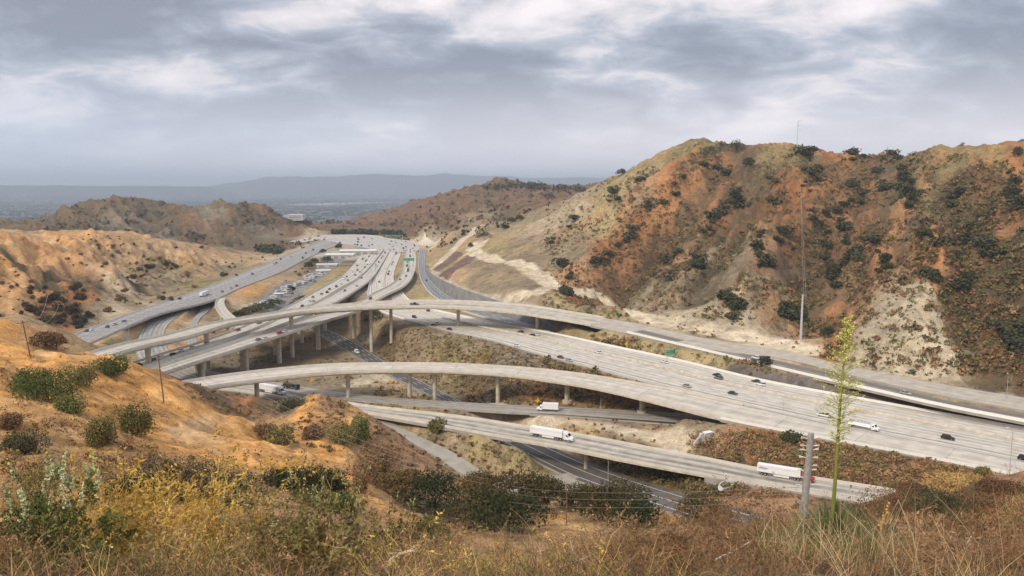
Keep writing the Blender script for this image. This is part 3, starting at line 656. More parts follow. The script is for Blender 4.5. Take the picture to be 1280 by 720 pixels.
def build_terrain():
    V = np.stack([X.ravel(), Y.ravel(), Z.ravel()], 1).astype(np.float32)
    i = np.arange(NR - 1)[:, None] * NTH; j = np.arange(NTH - 1)[None, :]
    a = (i + j).ravel(); q = np.stack([a, a + 1, a + NTH + 1, a + NTH], 1).astype(np.int32)
    me = bpy.data.meshes.new('ground')
    me.vertices.add(len(V)); me.vertices.foreach_set('co', V.ravel())
    nq = len(q); me.loops.add(nq * 4); me.loops.foreach_set('vertex_index', q[:, ::-1].ravel())
    me.polygons.add(nq); me.polygons.foreach_set('loop_start', np.arange(nq, dtype=np.int32) * 4)
    me.polygons.foreach_set('use_smooth', np.ones(nq, bool))
    me.update(calc_edges=True)
    at = me.attributes.new('alb', 'FLOAT_COLOR', 'POINT'); at.data.foreach_set('color', ALB.reshape(-1, 4).astype(np.float32).ravel())
    m = bpy.data.materials.new('ground'); m.use_nodes = True; nt = m.node_tree; N, L = nt.nodes, nt.links
    b = N['Principled BSDF']; b.inputs['Roughness'].default_value = 0.95; b.inputs['Specular IOR Level'].default_value = 0.1
    geo = N.new('ShaderNodeNewGeometry'); A_ = N.new('ShaderNodeAttribute'); A_.attribute_name = 'alb'
    def nz(sc_, det, rough=0.6, dist=0.0):
        n = N.new('ShaderNodeTexNoise'); n.inputs['Scale'].default_value = sc_; n.inputs['Detail'].default_value = det
        n.inputs['Roughness'].default_value = rough; n.inputs['Distortion'].default_value = dist
        L.new(geo.outputs['Position'], n.inputs['Vector']); return n.outputs[0]
    def mr(v, a0, a1, b0, b1):
        n = N.new('ShaderNodeMapRange'); n.clamp = True
        for k, x in zip(('From Min', 'From Max', 'To Min', 'To Max'), (a0, a1, b0, b1)): n.inputs[k].default_value = x
        L.new(v, n.inputs['Value']); return n.outputs[0]
    def mth(op, a, b_):
        n = N.new('ShaderNodeMath'); n.operation = op
        for k, x in enumerate((a, b_)):
            if isinstance(x, (int, float)): n.inputs[k].default_value = x
            else: L.new(x, n.inputs[k])
        return n.outputs[0]
    nb = nz(0.035, 6); nm = nz(0.22, 7, .62, .4); nf = nz(1.9, 5, .65); nt_ = nz(0.09, 8, .7, .8); nx_ = nz(8.5, 4, .7)
    br = mth('MULTIPLY', mr(nb, .3, .7, .78, 1.22), mr(nm, .3, .7, .58, 1.42)); br = mth('MULTIPLY', br, mr(nf, .3, .7, .66, 1.34)); br = mth('MULTIPLY', br, mr(nx_, .3, .7, .72, 1.28))
    sc_ = N.new('ShaderNodeVectorMath'); sc_.operation = 'SCALE'; L.new(A_.outputs['Color'], sc_.inputs[0]); L.new(br, sc_.inputs['Scale'])
    # low dry scrub: darker specks whose cover follows the class
    thr = mth('ADD', mth('MULTIPLY', nt_, .5), mth('MULTIPLY', nm, .5))
    cov = mr(A_.outputs['Alpha'], 0, 1, .62, .42)
    sp = mth('SUBTRACT', thr, cov); sp = mr(sp, 0, .05, 0, .72)
    mx = N.new('ShaderNodeMix'); mx.data_type = 'RGBA'; L.new(sp, mx.inputs[0]); L.new(sc_.outputs[0], mx.inputs[6])
    dk = N.new('ShaderNodeMix'); dk.data_type = 'RGBA'; L.new(mr(nb, .4, .6, 0, 1), dk.inputs[0])
    dk.inputs[6].default_value = (0.10, 0.072, 0.045, 1); dk.inputs[7].default_value = (0.085, 0.08, 0.038, 1)
    L.new(dk.outputs[2], mx.inputs[7])
    # pale outcrops
    pl_ = mr(nz(0.16, 9, .72, 1.2), .60, .66, 0, .45)
    m2 = N.new('ShaderNodeMix'); m2.data_type = 'RGBA'; L.new(mth('MULTIPLY', pl_, A_.outputs['Alpha']), m2.inputs[0]); L.new(mx.outputs[2], m2.inputs[6]); m2.inputs[7].default_value = (.46, .38, .26, 1)
    L.new(m2.outputs[2], b.inputs['Base Color'])
    bp = N.new('ShaderNodeBump'); bp.inputs['Strength'].default_value = 0.9; bp.inputs['Distance'].default_value = 1.2
    hh = mth('ADD', mth('MULTIPLY', nm, 1.0), mth('MULTIPLY', nf, .22)); hh = mth('MULTIPLY', hh, mr(A_.outputs['Alpha'], 0, .3, .15, 1))
    L.new(hh, bp.inputs['Height']); L.new(bp.outputs[0], b.inputs['Normal'])
    me.materials.append(m)
    tag(link('ground', me), kind='structure')
build_terrain()

# ------------------------------------------------------------------ roads
def road_mat(name, base, lanes, dark=0.25, line=0.75, lw=0.018, median=None, joints=0.0, edge=True, dash=True):
    if name in MATS: return MATS[name]
    m = bpy.data.materials.new(name); m.use_nodes = True; nt = m.node_tree; N, L = nt.nodes, nt.links
    b = N['Principled BSDF']; b.inputs['Roughness'].default_value = 0.85; b.inputs['Specular IOR Level'].default_value = 0.25
    uv = N.new('ShaderNodeUVMap'); sp = N.new('ShaderNodeSeparateXYZ'); L.new(uv.outputs[0], sp.inputs[0])
    def mth(op, a, b_=None, c=None):
        n = N.new('ShaderNodeMath'); n.operation = op
        for k, x in enumerate((a, b_, c)):
            if x is None: continue
            if isinstance(x, (int, float)): n.inputs[k].default_value = x
            else: L.new(x, n.inputs[k])
        return n.outputs[0]
    def mr(v, a0, a1, b0, b1):
        n = N.new('ShaderNodeMapRange'); n.clamp = True
        for k, x in zip(('From Min', 'From Max', 'To Min', 'To Max'), (a0, a1, b0, b1)): n.inputs[k].default_value = x
        L.new(v, n.inputs['Value']); return n.outputs[0]
    u, v = sp.outputs[0], sp.outputs[1]
    ul = mth('MULTIPLY', u, lanes)
    fr = mth('FRACT', ul)
    # wheel tracks: two darker bands in each lane, strength wandering along the road
    tr = mth('ABSOLUTE', mth('SINE', mth('MULTIPLY', ul, math.pi)))
    cb = N.new('ShaderNodeCombineXYZ'); L.new(mth('MULTIPLY', ul, 1.3), cb.inputs[0]); L.new(mth('MULTIPLY', v, 0.012), cb.inputs[1])
    ns = N.new('ShaderNodeTexNoise'); ns.inputs['Scale'].default_value = 1.6; ns.inputs['Detail'].default_value = 7; ns.inputs['Roughness'].default_value = .6; L.new(cb.outputs[0], ns.inputs['Vector'])
    cb2 = N.new('ShaderNodeCombineXYZ'); L.new(mth('MULTIPLY', ul, .8), cb2.inputs[0]); L.new(mth('MULTIPLY', v, 0.16), cb2.inputs[1])
    n2 = N.new('ShaderNodeTexNoise'); n2.inputs['Scale'].default_value = 1.5; n2.inputs['Detail'].default_value = 5; L.new(cb2.outputs[0], n2.inputs['Vector'])
    fac = mth('MULTIPLY', mth('MULTIPLY', tr, mr(ns.outputs[0], .35, .62, 0.1, 1)), dark)
    br = mth('SUBTRACT', mr(n2.outputs[0], .3, .7, 1.15, .84), fac)
    if joints:
        fj = mth('FRACT', mth('DIVIDE', v, joints)); jn = mth('LESS_THAN', fj, 0.25 / joints); br = mth('SUBTRACT', br, mth('MULTIPLY', jn, .35))
    sc_ = N.new('ShaderNodeVectorMath'); sc_.operation = 'SCALE'; sc_.inputs[0].default_value = base; L.new(br, sc_.inputs['Scale'])
    col = sc_.outputs[0]
    dl = mth('MINIMUM', fr, mth('SUBTRACT', 1, fr)); ln = mth('LESS_THAN', dl, lw * 1.6)
    inner = mth('MULTIPLY', mth('GREATER_THAN', u, 0.5 / lanes), mth('LESS_THAN', u, 1 - 0.5 / lanes))
    ln = mth('MULTIPLY', ln, inner)
    if dash: ln = mth('MULTIPLY', ln, mth('LESS_THAN', mth('FRACT', mth('DIVIDE', v, 12.0)), .35))
    if edge:
        e1 = mth('LESS_THAN', mth('ABSOLUTE', mth('SUBTRACT', mth('ABSOLUTE', mth('SUBTRACT', u, .5)), .5 - .32 / lanes)), lw / lanes * 1.6)
        ln = mth('MAXIMUM', ln, e1)
    mx = N.new('ShaderNodeMix'); mx.data_type = 'RGBA'; L.new(mth('MULTIPLY', ln, line), mx.inputs[0]); L.new(col, mx.inputs[6]); mx.inputs[7].default_value = (.78, .76, .7, 1)
    col = mx.outputs[2]
    if median:
        for (c0, wd, cc, st) in median:
            k = mth('LESS_THAN', mth('ABSOLUTE', mth('SUBTRACT', u, c0)), wd / 2)
            mm = N.new('ShaderNodeMix'); mm.data_type = 'RGBA'; L.new(mth('MULTIPLY', mth('MULTIPLY', k, st), mr(ns.outputs[0], .3, .6, .75, 1)), mm.inputs[0]); L.new(col, mm.inputs[6]); mm.inputs[7].default_value = (*cc, 1); col = mm.outputs[2]
    L.new(col, b.inputs['Base Color'])
    MATS[name] = m
    return m
CONC = mat('weathered_concrete', (0.56, 0.505, 0.405), .85, var=.24, scale=.5)
CONC2 = mat('barrier_concrete', (0.56, 0.52, 0.45), .85, var=.12, scale=.3)
DKC = mat('stained_concrete', (0.30, 0.28, 0.25), .9, var=.2, scale=.25)
def sl(k, f0, f1):
    P = PATH[k]; n = len(P['c']); return slice(int(round(f0 * (n - 1))), int(round(f1 * (n - 1))) + 1)
def ribbon(k, f0, f1, dz=0.0, inset=0.0):
    P = PATH[k]; s_ = sl(k, f0, f1); c = P['c'][s_]; n = P['n'][s_]; h = P['h'][s_] - inset; s = P['s'][s_]
    return c, n, h, s, dz
def road(name, k, f0, f1, m, dz, thick=0.9):
    c, n, h, s, _ = ribbon(k, f0, f1)
    V = []; F = []; uv = []; fm = []; NS = 4
    for i in range(len(c)):
        for q in range(NS + 1):
            t = q / NS; off = h[i] * (1 - 2 * t)
            V.append((c[i][0] + n[i][0] * off, c[i][1] + n[i][1] * off, c[i][2] + dz)); uv.append((t, s[i]))
        V.append((c[i][0] + n[i][0] * (h[i] + .3), c[i][1] + n[i][1] * (h[i] + .3), c[i][2] + dz - thick)); uv.append((0, s[i]))
        V.append((c[i][0] - n[i][0] * (h[i] + .3), c[i][1] - n[i][1] * (h[i] + .3), c[i][2] + dz - thick)); uv.append((1, s[i]))
    K = NS + 3
    for i in range(len(c) - 1):
        for q in range(NS): F.append((i * K + q, i * K + q + 1, (i + 1) * K + q + 1, (i + 1) * K + q)); fm.append(0)
        F.append((i * K + NS + 1, i * K, (i + 1) * K, (i + 1) * K + NS + 1)); fm.append(1)
        F.append((i * K + NS, i * K + NS + 2, (i + 1) * K + NS + 2, (i + 1) * K + NS)); fm.append(1)
    return link(name, new_mesh(name, V, F, [m, DKC], fm, uv=uv))
def barrier(name, k, f0, f1, side, dz, hgt=0.85, w=0.4, off=0.0, m=None, parent=None, label=None, cat=None, group=None, fade=False):
    c, n, h, s, _ = ribbon(k, f0, f1); V = []; F = []
    for i in range(len(c)):
        o_ = side * (h[i] - off) if off < 500 else side
        if off >= 500: o_ = h[i] * side
        z = c[i][2] + dz; bw = w / 2
        for (a, zz) in ((-bw - .08, 0.003), (-bw * .55, hgt), (bw * .55, hgt), (bw + .08, 0.003)):
            V.append((c[i][0] + n[i][0] * (o_ + a), c[i][1] + n[i][1] * (o_ + a), z + zz))
    for i in range(len(c) - 1):
        for q in range(3): F.append((i * 4 + q, i * 4 + q + 1, (i + 1) * 4 + q + 1, (i + 1) * 4 + q))
        F.append((i * 4 + 3, i * 4, (i + 1) * 4, (i + 1) * 4 + 3))
    F.append((0, 1, 2, 3)); e = (len(c) - 1) * 4; F.append((e + 3, e + 2, e + 1, e))
    o = link(name, new_mesh(name, V, F, [m or CONC2]), parent)
    if label: tag(o, label, cat or 'barrier', group)
    return o
def deck(k, f0, f1, m, dz, parent, depth=1.9, slab=0.55):
    c, n, h, s, _ = ribbon(k, f0, f1); V = []; F = []; uv = []; fm = []
    for i in range(len(c)):
        H = h[i]; z = c[i][2] + dz
        prof = [(H, 0), (H * .5, 0), (0, 0), (-H * .5, 0), (-H, 0), (-H, -slab), (-H * .62, -slab - .35), (-H * .5, -depth), (H * .5, -depth), (H * .62, -slab - .35), (H, -slab)]
        for (a, q) in prof:
            V.append((c[i][0] + n[i][0] * a, c[i][1] + n[i][1] * a, z + q)); uv.append(((H - a) / (2 * H), s[i]))
    K = 11
    for i in range(len(c) - 1):
        for q in range(K):
            q2 = (q + 1) % K; F.append((i * K + q, i * K + q2, (i + 1) * K + q2, (i + 1) * K + q)); fm.append(0 if q < 4 else 1)
    F.append(tuple(range(K))[::-1]); fm.append(1); F.append(tuple((len(c) - 1) * K + q for q in range(K))); fm.append(1)
    return link('deck', new_mesh('deck', V, F, [m, CONC], fm, uv=uv), parent)
def proj(p):
    x, y, z = p; z -= HC; f = y * math.cos(PITCH) - z * math.sin(PITCH); u = y * math.sin(PITCH) + z * math.cos(PITCH)
    return 640 + FPX * x / f, 360 - FPX * u / f
def columns(k, parent, px=None, spacing=None, f0=0, f1=1, rad=1.05, depth=1.9, pair=0.0, foot=False):
    P = PATH[k]; s_ = sl(k, f0, f1); c = P['c'][s_]; n = P['n'][s_]; s = P['s'][s_]; t = P['t'][s_]; ids = []
    if px is not None:
        pp = np.array([proj(q)[0] for q in c])
        for x in px: ids.append(int(np.argmin(np.abs(pp - x))))
    else:
        d = s[0] + spacing * .5
        while d < s[-1]: ids.append(int(np.argmin(np.abs(s - d)))); d += spacing
    for i in ids:
        for off in ((0,) if not pair else (-pair, pair)):
            x = c[i][0] + n[i][0] * off; y = c[i][1] + n[i][1] * off; zt = c[i][2] - depth + .02; zb = gz(x, y) - 1.0
            if zt - zb < 2.5: continue
            b = MB(); hh = zt - zb; N_ = 12; V = []; ring = [(0, 1.0), (hh - 2.4, 1.0), (hh - 1.2, 1.08), (hh - .02, 1.45)]
            ang = math.atan2(t[i][1], t[i][0])
            for (z, f) in ring:
                for q in range(N_):
                    a = 2 * math.pi * (q + .5) / N_; ex = math.cos(a) * rad * .8; ey = math.sin(a) * rad * f * 1.15
                    V.append((ex * math.cos(ang) - ey * math.sin(ang), ex * math.sin(ang) + ey * math.cos(ang), z))
            F = [(r_ * N_ + q, r_ * N_ + (q + 1) % N_, (r_ + 1) * N_ + (q + 1) % N_, (r_ + 1) * N_ + q) for r_ in range(3) for q in range(N_)]
            F.append(tuple(3 * N_ + q for q in range(N_)))
            b.add(V, F)
            if foot: b.tube([(0, 0, .5), (0, 0, 2.2)], [rad * 1.6, rad * 1.6], 14)
            b.build('column', CONC, parent, loc=(x, y, zb))
RM = {
 'A': road_mat('flyover_concrete', (.55, .495, .40), 3, .36, .5, joints=36),
 'C': road_mat('ramp_concrete', (.58, .53, .44), 3, .2, .45, joints=26, median=[(.03, .04, (.22, .2, .18), .8), (.965, .03, (.25, .23, .20), .8)]),
 'I5': road_mat('freeway_concrete', (.60, .55, .465), 12, .36, .7, .03, median=[(.40, .036, (.20, .185, .165), .95), (.88, .022, (.20, .185, .165), .8), (.985, .02, (.25, .22, .19), .8)]),
 'T': road_mat('distant_freeway_concrete', (.46, .437, .40), 22, .16, .4, .03, median=[(.5, .02, (.26, .25, .25), .8)]),
 'B1': road_mat('carriageway_concrete', (.555, .51, .435), 5, .38, .55, joints=36),
 'B1b': road_mat('plain_concrete_lane', (.50, .47, .40), 2, .16, .3),
 'B2': road_mat('bridge_concrete', (.545, .495, .42), 3, .36, .5, joints=38),
 'H1': road_mat('grey_road', (.33, .315, .295), 7, .32, .7, .03, median=[(.78, .02, (.7, .66, .6), .7)]),
 'H2': road_mat('tracked_grey_road', (.36, .34, .31), 5, .50, .6, .025),
 'E1': road_mat('worn_grey_lane', (.38, .35, .30), 3, .40, .4),
 'E2': road_mat('truck_lane_concrete', (.49, .445, .365), 3, .58, .5),
 'F': road_mat('street_asphalt', (.145, .132, .12), 2, .2, .8, .014, dash=False),
 'S': road_mat('dark_asphalt', (.12, .108, .095), 4, .3, .8, .03),
 'G': road_mat('pale_access_road', (.37, .34, .28), 1, .1, .0, edge=False),
 'R': road_mat('blue_grey_asphalt', (.25, .25, .26), 3, .25, .7, .03),
 'K': road_mat('narrow_ramp', (.27, .24, .20), 2, .5, .3, median=[(.28, .40, (.17, .15, .13), .85)]),
 'J': road_mat('old_road', (.33, .31, .28), 2, .3, .5),
 'Ar': road_mat('dusty_concrete', (.47, .42, .34), 3, .14, .3),
}
def struct(o): o['kind'] = 'structure'; return o
struct(road('freeway', 'T', 0, 1, RM['T'], -.02))
struct(road('freeway', 'I5', 0, 1, RM['I5'], 0))
struct(road('freeway', 'H1', 0, 1, RM['H1'], .012)); struct(road('freeway', 'H2', 0, 1, RM['H2'], -.012))
struct(road('road', 'E1', 0, 1, RM['E1'], 0.004)); struct(road('road', 'E2', 0, .56, RM['E2'], 0.02)); struct(road('road', 'E2', .79, 1, RM['E2'], 0.02))
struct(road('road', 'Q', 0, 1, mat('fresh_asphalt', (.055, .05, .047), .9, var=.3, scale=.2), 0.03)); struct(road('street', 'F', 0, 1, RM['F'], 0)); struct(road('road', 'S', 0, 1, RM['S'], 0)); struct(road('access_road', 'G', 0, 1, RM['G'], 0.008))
struct(road('ramp', 'R', 0, 1, RM['R'], -.03)); struct(road('ramp', 'K', 0, 1, RM['K'], .05)); struct(road('road', 'J', 0, 1, RM['J'], 0))
struct(road('ramp', 'A', .60, 1, RM['Ar'], .03)); struct(road('ramp', 'C', .72, 1, RM['C'], .04))
struct(road('freeway', 'B1', 0, .42, RM['B1'], .016)); struct(road('freeway', 'B1b', 0, .42, RM['B1b'], .028)); struct(road('freeway', 'B2', 0, .38, RM['B2'], .022))
def viaduct(label, k, f0, f1, m, dz, depth, cols, bh=.95):
    P = PATH[k]; i = sl(k, f0, f1).start; e = empty('viaduct', (0, 0, 0)); tag(e, label, 'bridge')
    deck(k, f0, f1, m, dz, e, depth)
    for s in (1, -1): barrier('barrier', k, f0, f1, s, dz, bh, .36, .2, parent=e)
    for a in cols: columns(k, e, depth=depth, **a)
    return e
viaduct('long pale flyover crossing above all the freeway lanes on tall columns', 'A', 0, .60, RM['A'], 0, 1.9, [dict(px=[186, 257, 362, 458, 490, 569, 667], rad=1.15)])
viaduct('nearest curved concrete viaduct ending level with the wide freeway on the right', 'C', 0, .72, RM['C'], 0, 1.8, [dict(px=[255, 327, 430, 517, 542, 617], rad=1.1), dict(px=[709, 803], rad=1.2, foot=True)])
viaduct('elevated car carriageway, farthest left of the three side by side bridges', 'B1', .42, 1, RM['B1'], 0, 1.7, [dict(spacing=42, f0=.42, f1=1, rad=1.05)])
viaduct('narrow empty concrete lane bridge in the middle of the three parallel bridges', 'B1b', .42, 1, RM['B1b'], .01, 1.7, [dict(spacing=38, f0=.42, f1=1, rad=1.05)])
viaduct('three lane flyover with a red car, nearest of the parallel bridges', 'B2', .38, 1, RM['B2'], 0, 1.8, [dict(px=[253, 307, 350, 397, 441, 468], rad=1.15)])
viaduct('short curved slip bridge joining the far road to the elevated carriageway', 'H3', .25, 1, RM['B1b'], .02, 1.4, [dict(spacing=30, f0=.3, f1=1, rad=.7)])
viaduct('low bridge carrying the truck lanes over the dark street', 'E2', .56, .79, RM['E2'], 0.02, 1.5, [dict(spacing=44, f0=.56, f1=.79, rad=.8)], .8)
for (k, f0, f1, s, dz, lab) in [('I5', .12, .60, -1, 0, 'pale concrete barrier along the near edge of the wide freeway'), ('C', .72, 1, -1, .04, 'white barrier on the near edge where the viaduct runs level with the freeway'), ('I5', .3, 1, 1, 0, 'concrete barrier along the hill side edge of the wide freeway'),
        ('B1', 0, .42, 1, .016, 'low barrier left of the distant carriageway'), ('B2', 0, .38, -1, .022, 'barrier on the outer curve of the far right flyover approach'),
        ('H1', 0, 1, -1, .012, 'barrier on the near side of the left hand freeway'), ('H1', .1, 1, 1, .012, 'barrier at the foot of the tan hill beside the freeway'),
        ('R', .2, 1, -1, -.03, 'low barrier left of the blue grey ramp'), ('K', 0, 1, -1, .05, 'bright white barrier on the near side of the narrow ramp'),
        ('E2', 0, .56, -1, .02, 'near barrier of the truck lanes behind the orange knob'), ('E2', .79, 1, -1, .02, 'near barrier of the truck lanes at the red lorry'), ('E2', .1, .56, 1, .02, 'far side barrier of the truck lanes left of the low bridge'), ('E2', .79, 1, 1, .02, 'far side barrier of the truck lanes by the brown scrub'),
        ('T', 0, 1, 1, -.02, 'barrier round the outside of the distant freeway curve')]:
    barrier('concrete_barrier', k, f0, f1, s, dz, 1.0 if k == 'K' else .85, .9 if k == 'K' else .45, .3, m=mat('white_barrier', (.74, .72, .66), .8, var=.06) if k in ('K', 'I5', 'C') else None, label=lab, cat='barrier')
for (k, f0, f1, s, lab) in [('I5', .25, .97, .20, 'median barrier down the middle of the wide freeway'), ('T', 0, .9, 0.0, 'median barrier of the distant freeway curve')]:
    barrier('median_barrier', k, f0, f1, s, 0, .8, .5, 999, m=CONC, label=lab, cat='barrier')
# ------------------------------------------------------------------ vehicles
PAINT = mat('car_paint', (1, 1, 1), .28, var=.03, objcol=True, spec=.6)
GLASS = mat('dark_window_glass', (0.02, 0.024, 0.028), .12, var=.1, spec=.7)
TYRE = mat('tyre_rubber', (0.03, 0.03, 0.03), .9)
RIM = mat('wheel_rim', (0.45, 0.45, 0.46), .4, .6)
LAMPW = mat('headlight_lens', (0.7, 0.7, 0.66), .2)
LAMPR = mat('taillight_lens', (0.35, 0.02, 0.02), .3)
CHAS = mat('black_chassis', (0.04, 0.04, 0.042), .7)
WHITEP = mat('white_trailer_skin', (0.80, 0.80, 0.81), .45, var=.04, scale=.4)
SILV = mat('galvanised_steel', (0.46, 0.47, 0.47), .45, .5, var=.12)
COLS = {'black': (.02, .02, .022, 1), 'dark': (.045, .047, .05, 1), 'grey': (.17, .17, .175, 1), 'silver': (.42, .42, .42, 1), 'white': (.78, .78, .77, 1), 'red': (.38, .02, .02, 1), 'dark red': (.16, .02, .02, 1), 'beige': (.40, .35, .27, 1), 'blue': (.06, .09, .17, 1)}
def loft(st, m=0, caps=True):
    """stations: (x, half widths & heights as a list of (y,z) for one side, bottom to top)"""
    b = MB(); n = len(st[0][1]); V = []
    for x, pr in st:
        V += [(x, y, z) for y, z in pr] + [(x, -y, z) for y, z in reversed(pr)]
    K = 2 * n; F = []
    for i in range(len(st) - 1):
        for q in range(K): F.append((i * K + q, (i + 1) * K + q, (i + 1) * K + (q + 1) % K, i * K + (q + 1) % K))
    if caps: F.append(tuple(range(K))); F.append(tuple((len(st) - 1) * K + q for q in range(K))[::-1])
    b.add(V, F, m); return b
def wheels(e, xs, y, r, w=.24):
    for x in xs:
        for s in (1, -1):
            b = MB(); b.tube([(0, -w / 2, 0), (0, w / 2, 0)], r, 14); o = b.build('wheel', TYRE, e, loc=(x, s * y, r))
            b = MB(); b.tube([(0, s * (w / 2 - .02), 0), (0, s * (w / 2 + .015), 0)], r * .6, 10); b.build('rim', RIM, o)
def car_proto(kind, color, far=False):
    L, Wd, H = {'sedan': (4.75, 1.84, 1.45), 'suv': (4.8, 1.95, 1.78), 'pickup': (5.9, 2.0, 1.9), 'van': (5.4, 2.0, 2.3), 'hatchback': (4.2, 1.78, 1.5)}[kind]
    e = empty({'sedan': 'car', 'suv': 'suv', 'pickup': 'pickup', 'van': 'van', 'hatchback': 'car'}[kind], (0, 0, 0))
    h = Wd / 2; a = L / 2
    bl = {'sedan': .92, 'suv': 1.08, 'pickup': 1.12, 'van': 1.15, 'hatchback': .95}[kind]
    def pr(w, z0, z1): return [(w * .86, z0), (w, z0 + .15), (w, z0 + (z1 - z0) * .6), (w * .93, z1)]
    if kind == 'van': st = [(-a, pr(h * .94, .35, H - .25)), (-a + .1, pr(h, .28, H)), (a - 1.7, pr(h, .28, H)), (a - 1.0, pr(h * .98, .28, 1.3)), (a - .1, pr(h * .95, .3, 1.1)), (a, pr(h * .85, .4, .9))]
    elif kind == 'pickup': st = [(-a, pr(h * .97, .5, bl)), (-a + .1, pr(h, .45, bl)), (a - 1.6, pr(h, .4, bl)), (a - .2, pr(h * .96, .4, bl - .06)), (a, pr(h * .85, .5, bl - .2))]
    else: st = [(-a, pr(h * .84, .42, bl - .12)), (-a + .18, pr(h * .96, .26, bl)), (-a + 1, pr(h, .22, bl + .02)), (a - 1.55, pr(h, .22, bl)), (a - .25, pr(h * .93, .26, bl - .18)), (a, pr(h * .78, .4, bl - .32))]
    o = loft(st).build('body', PAINT, e, smooth=False); o.color = color
    if kind == 'van':
        g = MB(); g.box((a - 1.32, 0, 1.72), (.6, Wd * .9, .72)); g.build('windscreen', GLASS, e)
        for s in (1, -1): g = MB(); g.box((a - 2.1, s * h, 1.65), (.9, .04, .5)); g.build('side_window', GLASS, e)
    else:
        r0, r1, t0, t1 = {'sedan': (-a + .55, a - 1.35, -a + 1.25, a - 2.15), 'suv': (-a + .15, a - 1.35, -a + .5, a - 2.0), 'pickup': (-.75, a - 1.55, -.5, a - 2.3), 'hatchback': (-a + .12, a - 1.2, -a + .6, a - 1.9)}[kind]
        b = MB(); w0, w1 = h * .9, h * .72
        V = [(r0, -w0, bl - .01), (r1, -w0, bl - .01), (r1, w0, bl - .01), (r0, w0, bl - .01), (t0, -w1, H - .05), (t1, -w1, H - .05), (t1, w1, H - .05), (t0, w1, H - .05)]
        b.add(V, [(0, 1, 5, 4), (1, 2, 6, 5), (2, 3, 7, 6), (3, 0, 4, 7), (4, 5, 6, 7)]); b.build('windows', GLASS, e)
        b = MB(); b.box(((t0 + t1) / 2, 0, H - .02), (t1 - t0 + .12, w1 * 2 + .06, .06), top=(t1 - t0 - .1, w1 * 2 - .12)); o = b.build('roof', PAINT, e); o.color = color
    if kind == 'pickup':
        b = MB(); b.box((-a + 1.15, 0, bl + .012), (1.9, Wd * .8, .02)); b.build('load_bed', CHAS, e)
    if not far:
        wheels(e, (-a + .95, a - .9), h - .12, .34)
        for s in (1, -1):
            b = MB(); b.box((a - .08, s * h * .66, bl - .38), (.2, .36, .14)); b.build('headlight', LAMPW, e)
            b = MB(); b.box((-a + .06, s * h * .68, bl - .2), (.16, .3, .16)); b.build('taillight', LAMPR, e)
    return e
def copy_tree(o, parent=None, color=None):
    c = o.copy(); COL.objects.link(c); c.parent = parent
    if color and c.type == 'MESH': c.color = color
    for ch in o.children: copy_tree(ch, c, color)
    return c
PROTO = {}
USED = set()
def lane_pose(k, px, py, dz=0):
    P = PATH[k]; c = P['c']; z = float(c[len(c) // 2][2])
    for _ in range(6):
        q = PZ(px, py, z + .6 + dz); i = int(np.argmin(np.hypot(c[:, 0] - q[0], c[:, 1] - q[1]))); z = float(c[i][2])
    q = PZ(px, py, z + .6 + dz)
    t = P['t'][i]; off = (q[0] - c[i][0]) * P['n'][i][0] + (q[1] - c[i][1]) * P['n'][i][1]; lim = P['h'][i] - 1.9
    off2 = max(-lim, min(lim, off)); x = q[0] + (off2 - off) * P['n'][i][0]; y = q[1] + (off2 - off) * P['n'][i][1]
    return x, y, z, math.atan2(t[1], t[0]), off2
ROADDZ = {'T': -.02, 'H1': .012, 'H2': -.012, 'E1': .004, 'E2': .02, 'R': -.03, 'K': .05, 'B1': .016, 'B1b': .028, 'B2': .022, 'A': 0.0, 'C': 0.04}
def place(kind, colname, k, px, py, label, group=None, far=False, flip=None):
    x, y, z, a, off = lane_pose(k, px, py)
    key = (kind, far)
    if flip is None: flip = off > 0
    if flip: a += math.pi
    if key not in PROTO: PROTO[key] = car_proto(kind, COLS[colname], far); o = PROTO[key]
    else: o = copy_tree(PROTO[key], None, COLS[colname])
    o.location = (x, y, z + .02 + ROADDZ.get(k, 0)); o.rotation_euler = (0, 0, a); o.scale = (.84, .84, .84)
    for kk in ('group',):
        if kk in o: del o[kk]
    tag(o, label, {'sedan': 'car', 'suv': 'suv', 'pickup': 'pickup truck', 'van': 'van', 'hatchback': 'car'}[kind], group)
    return o
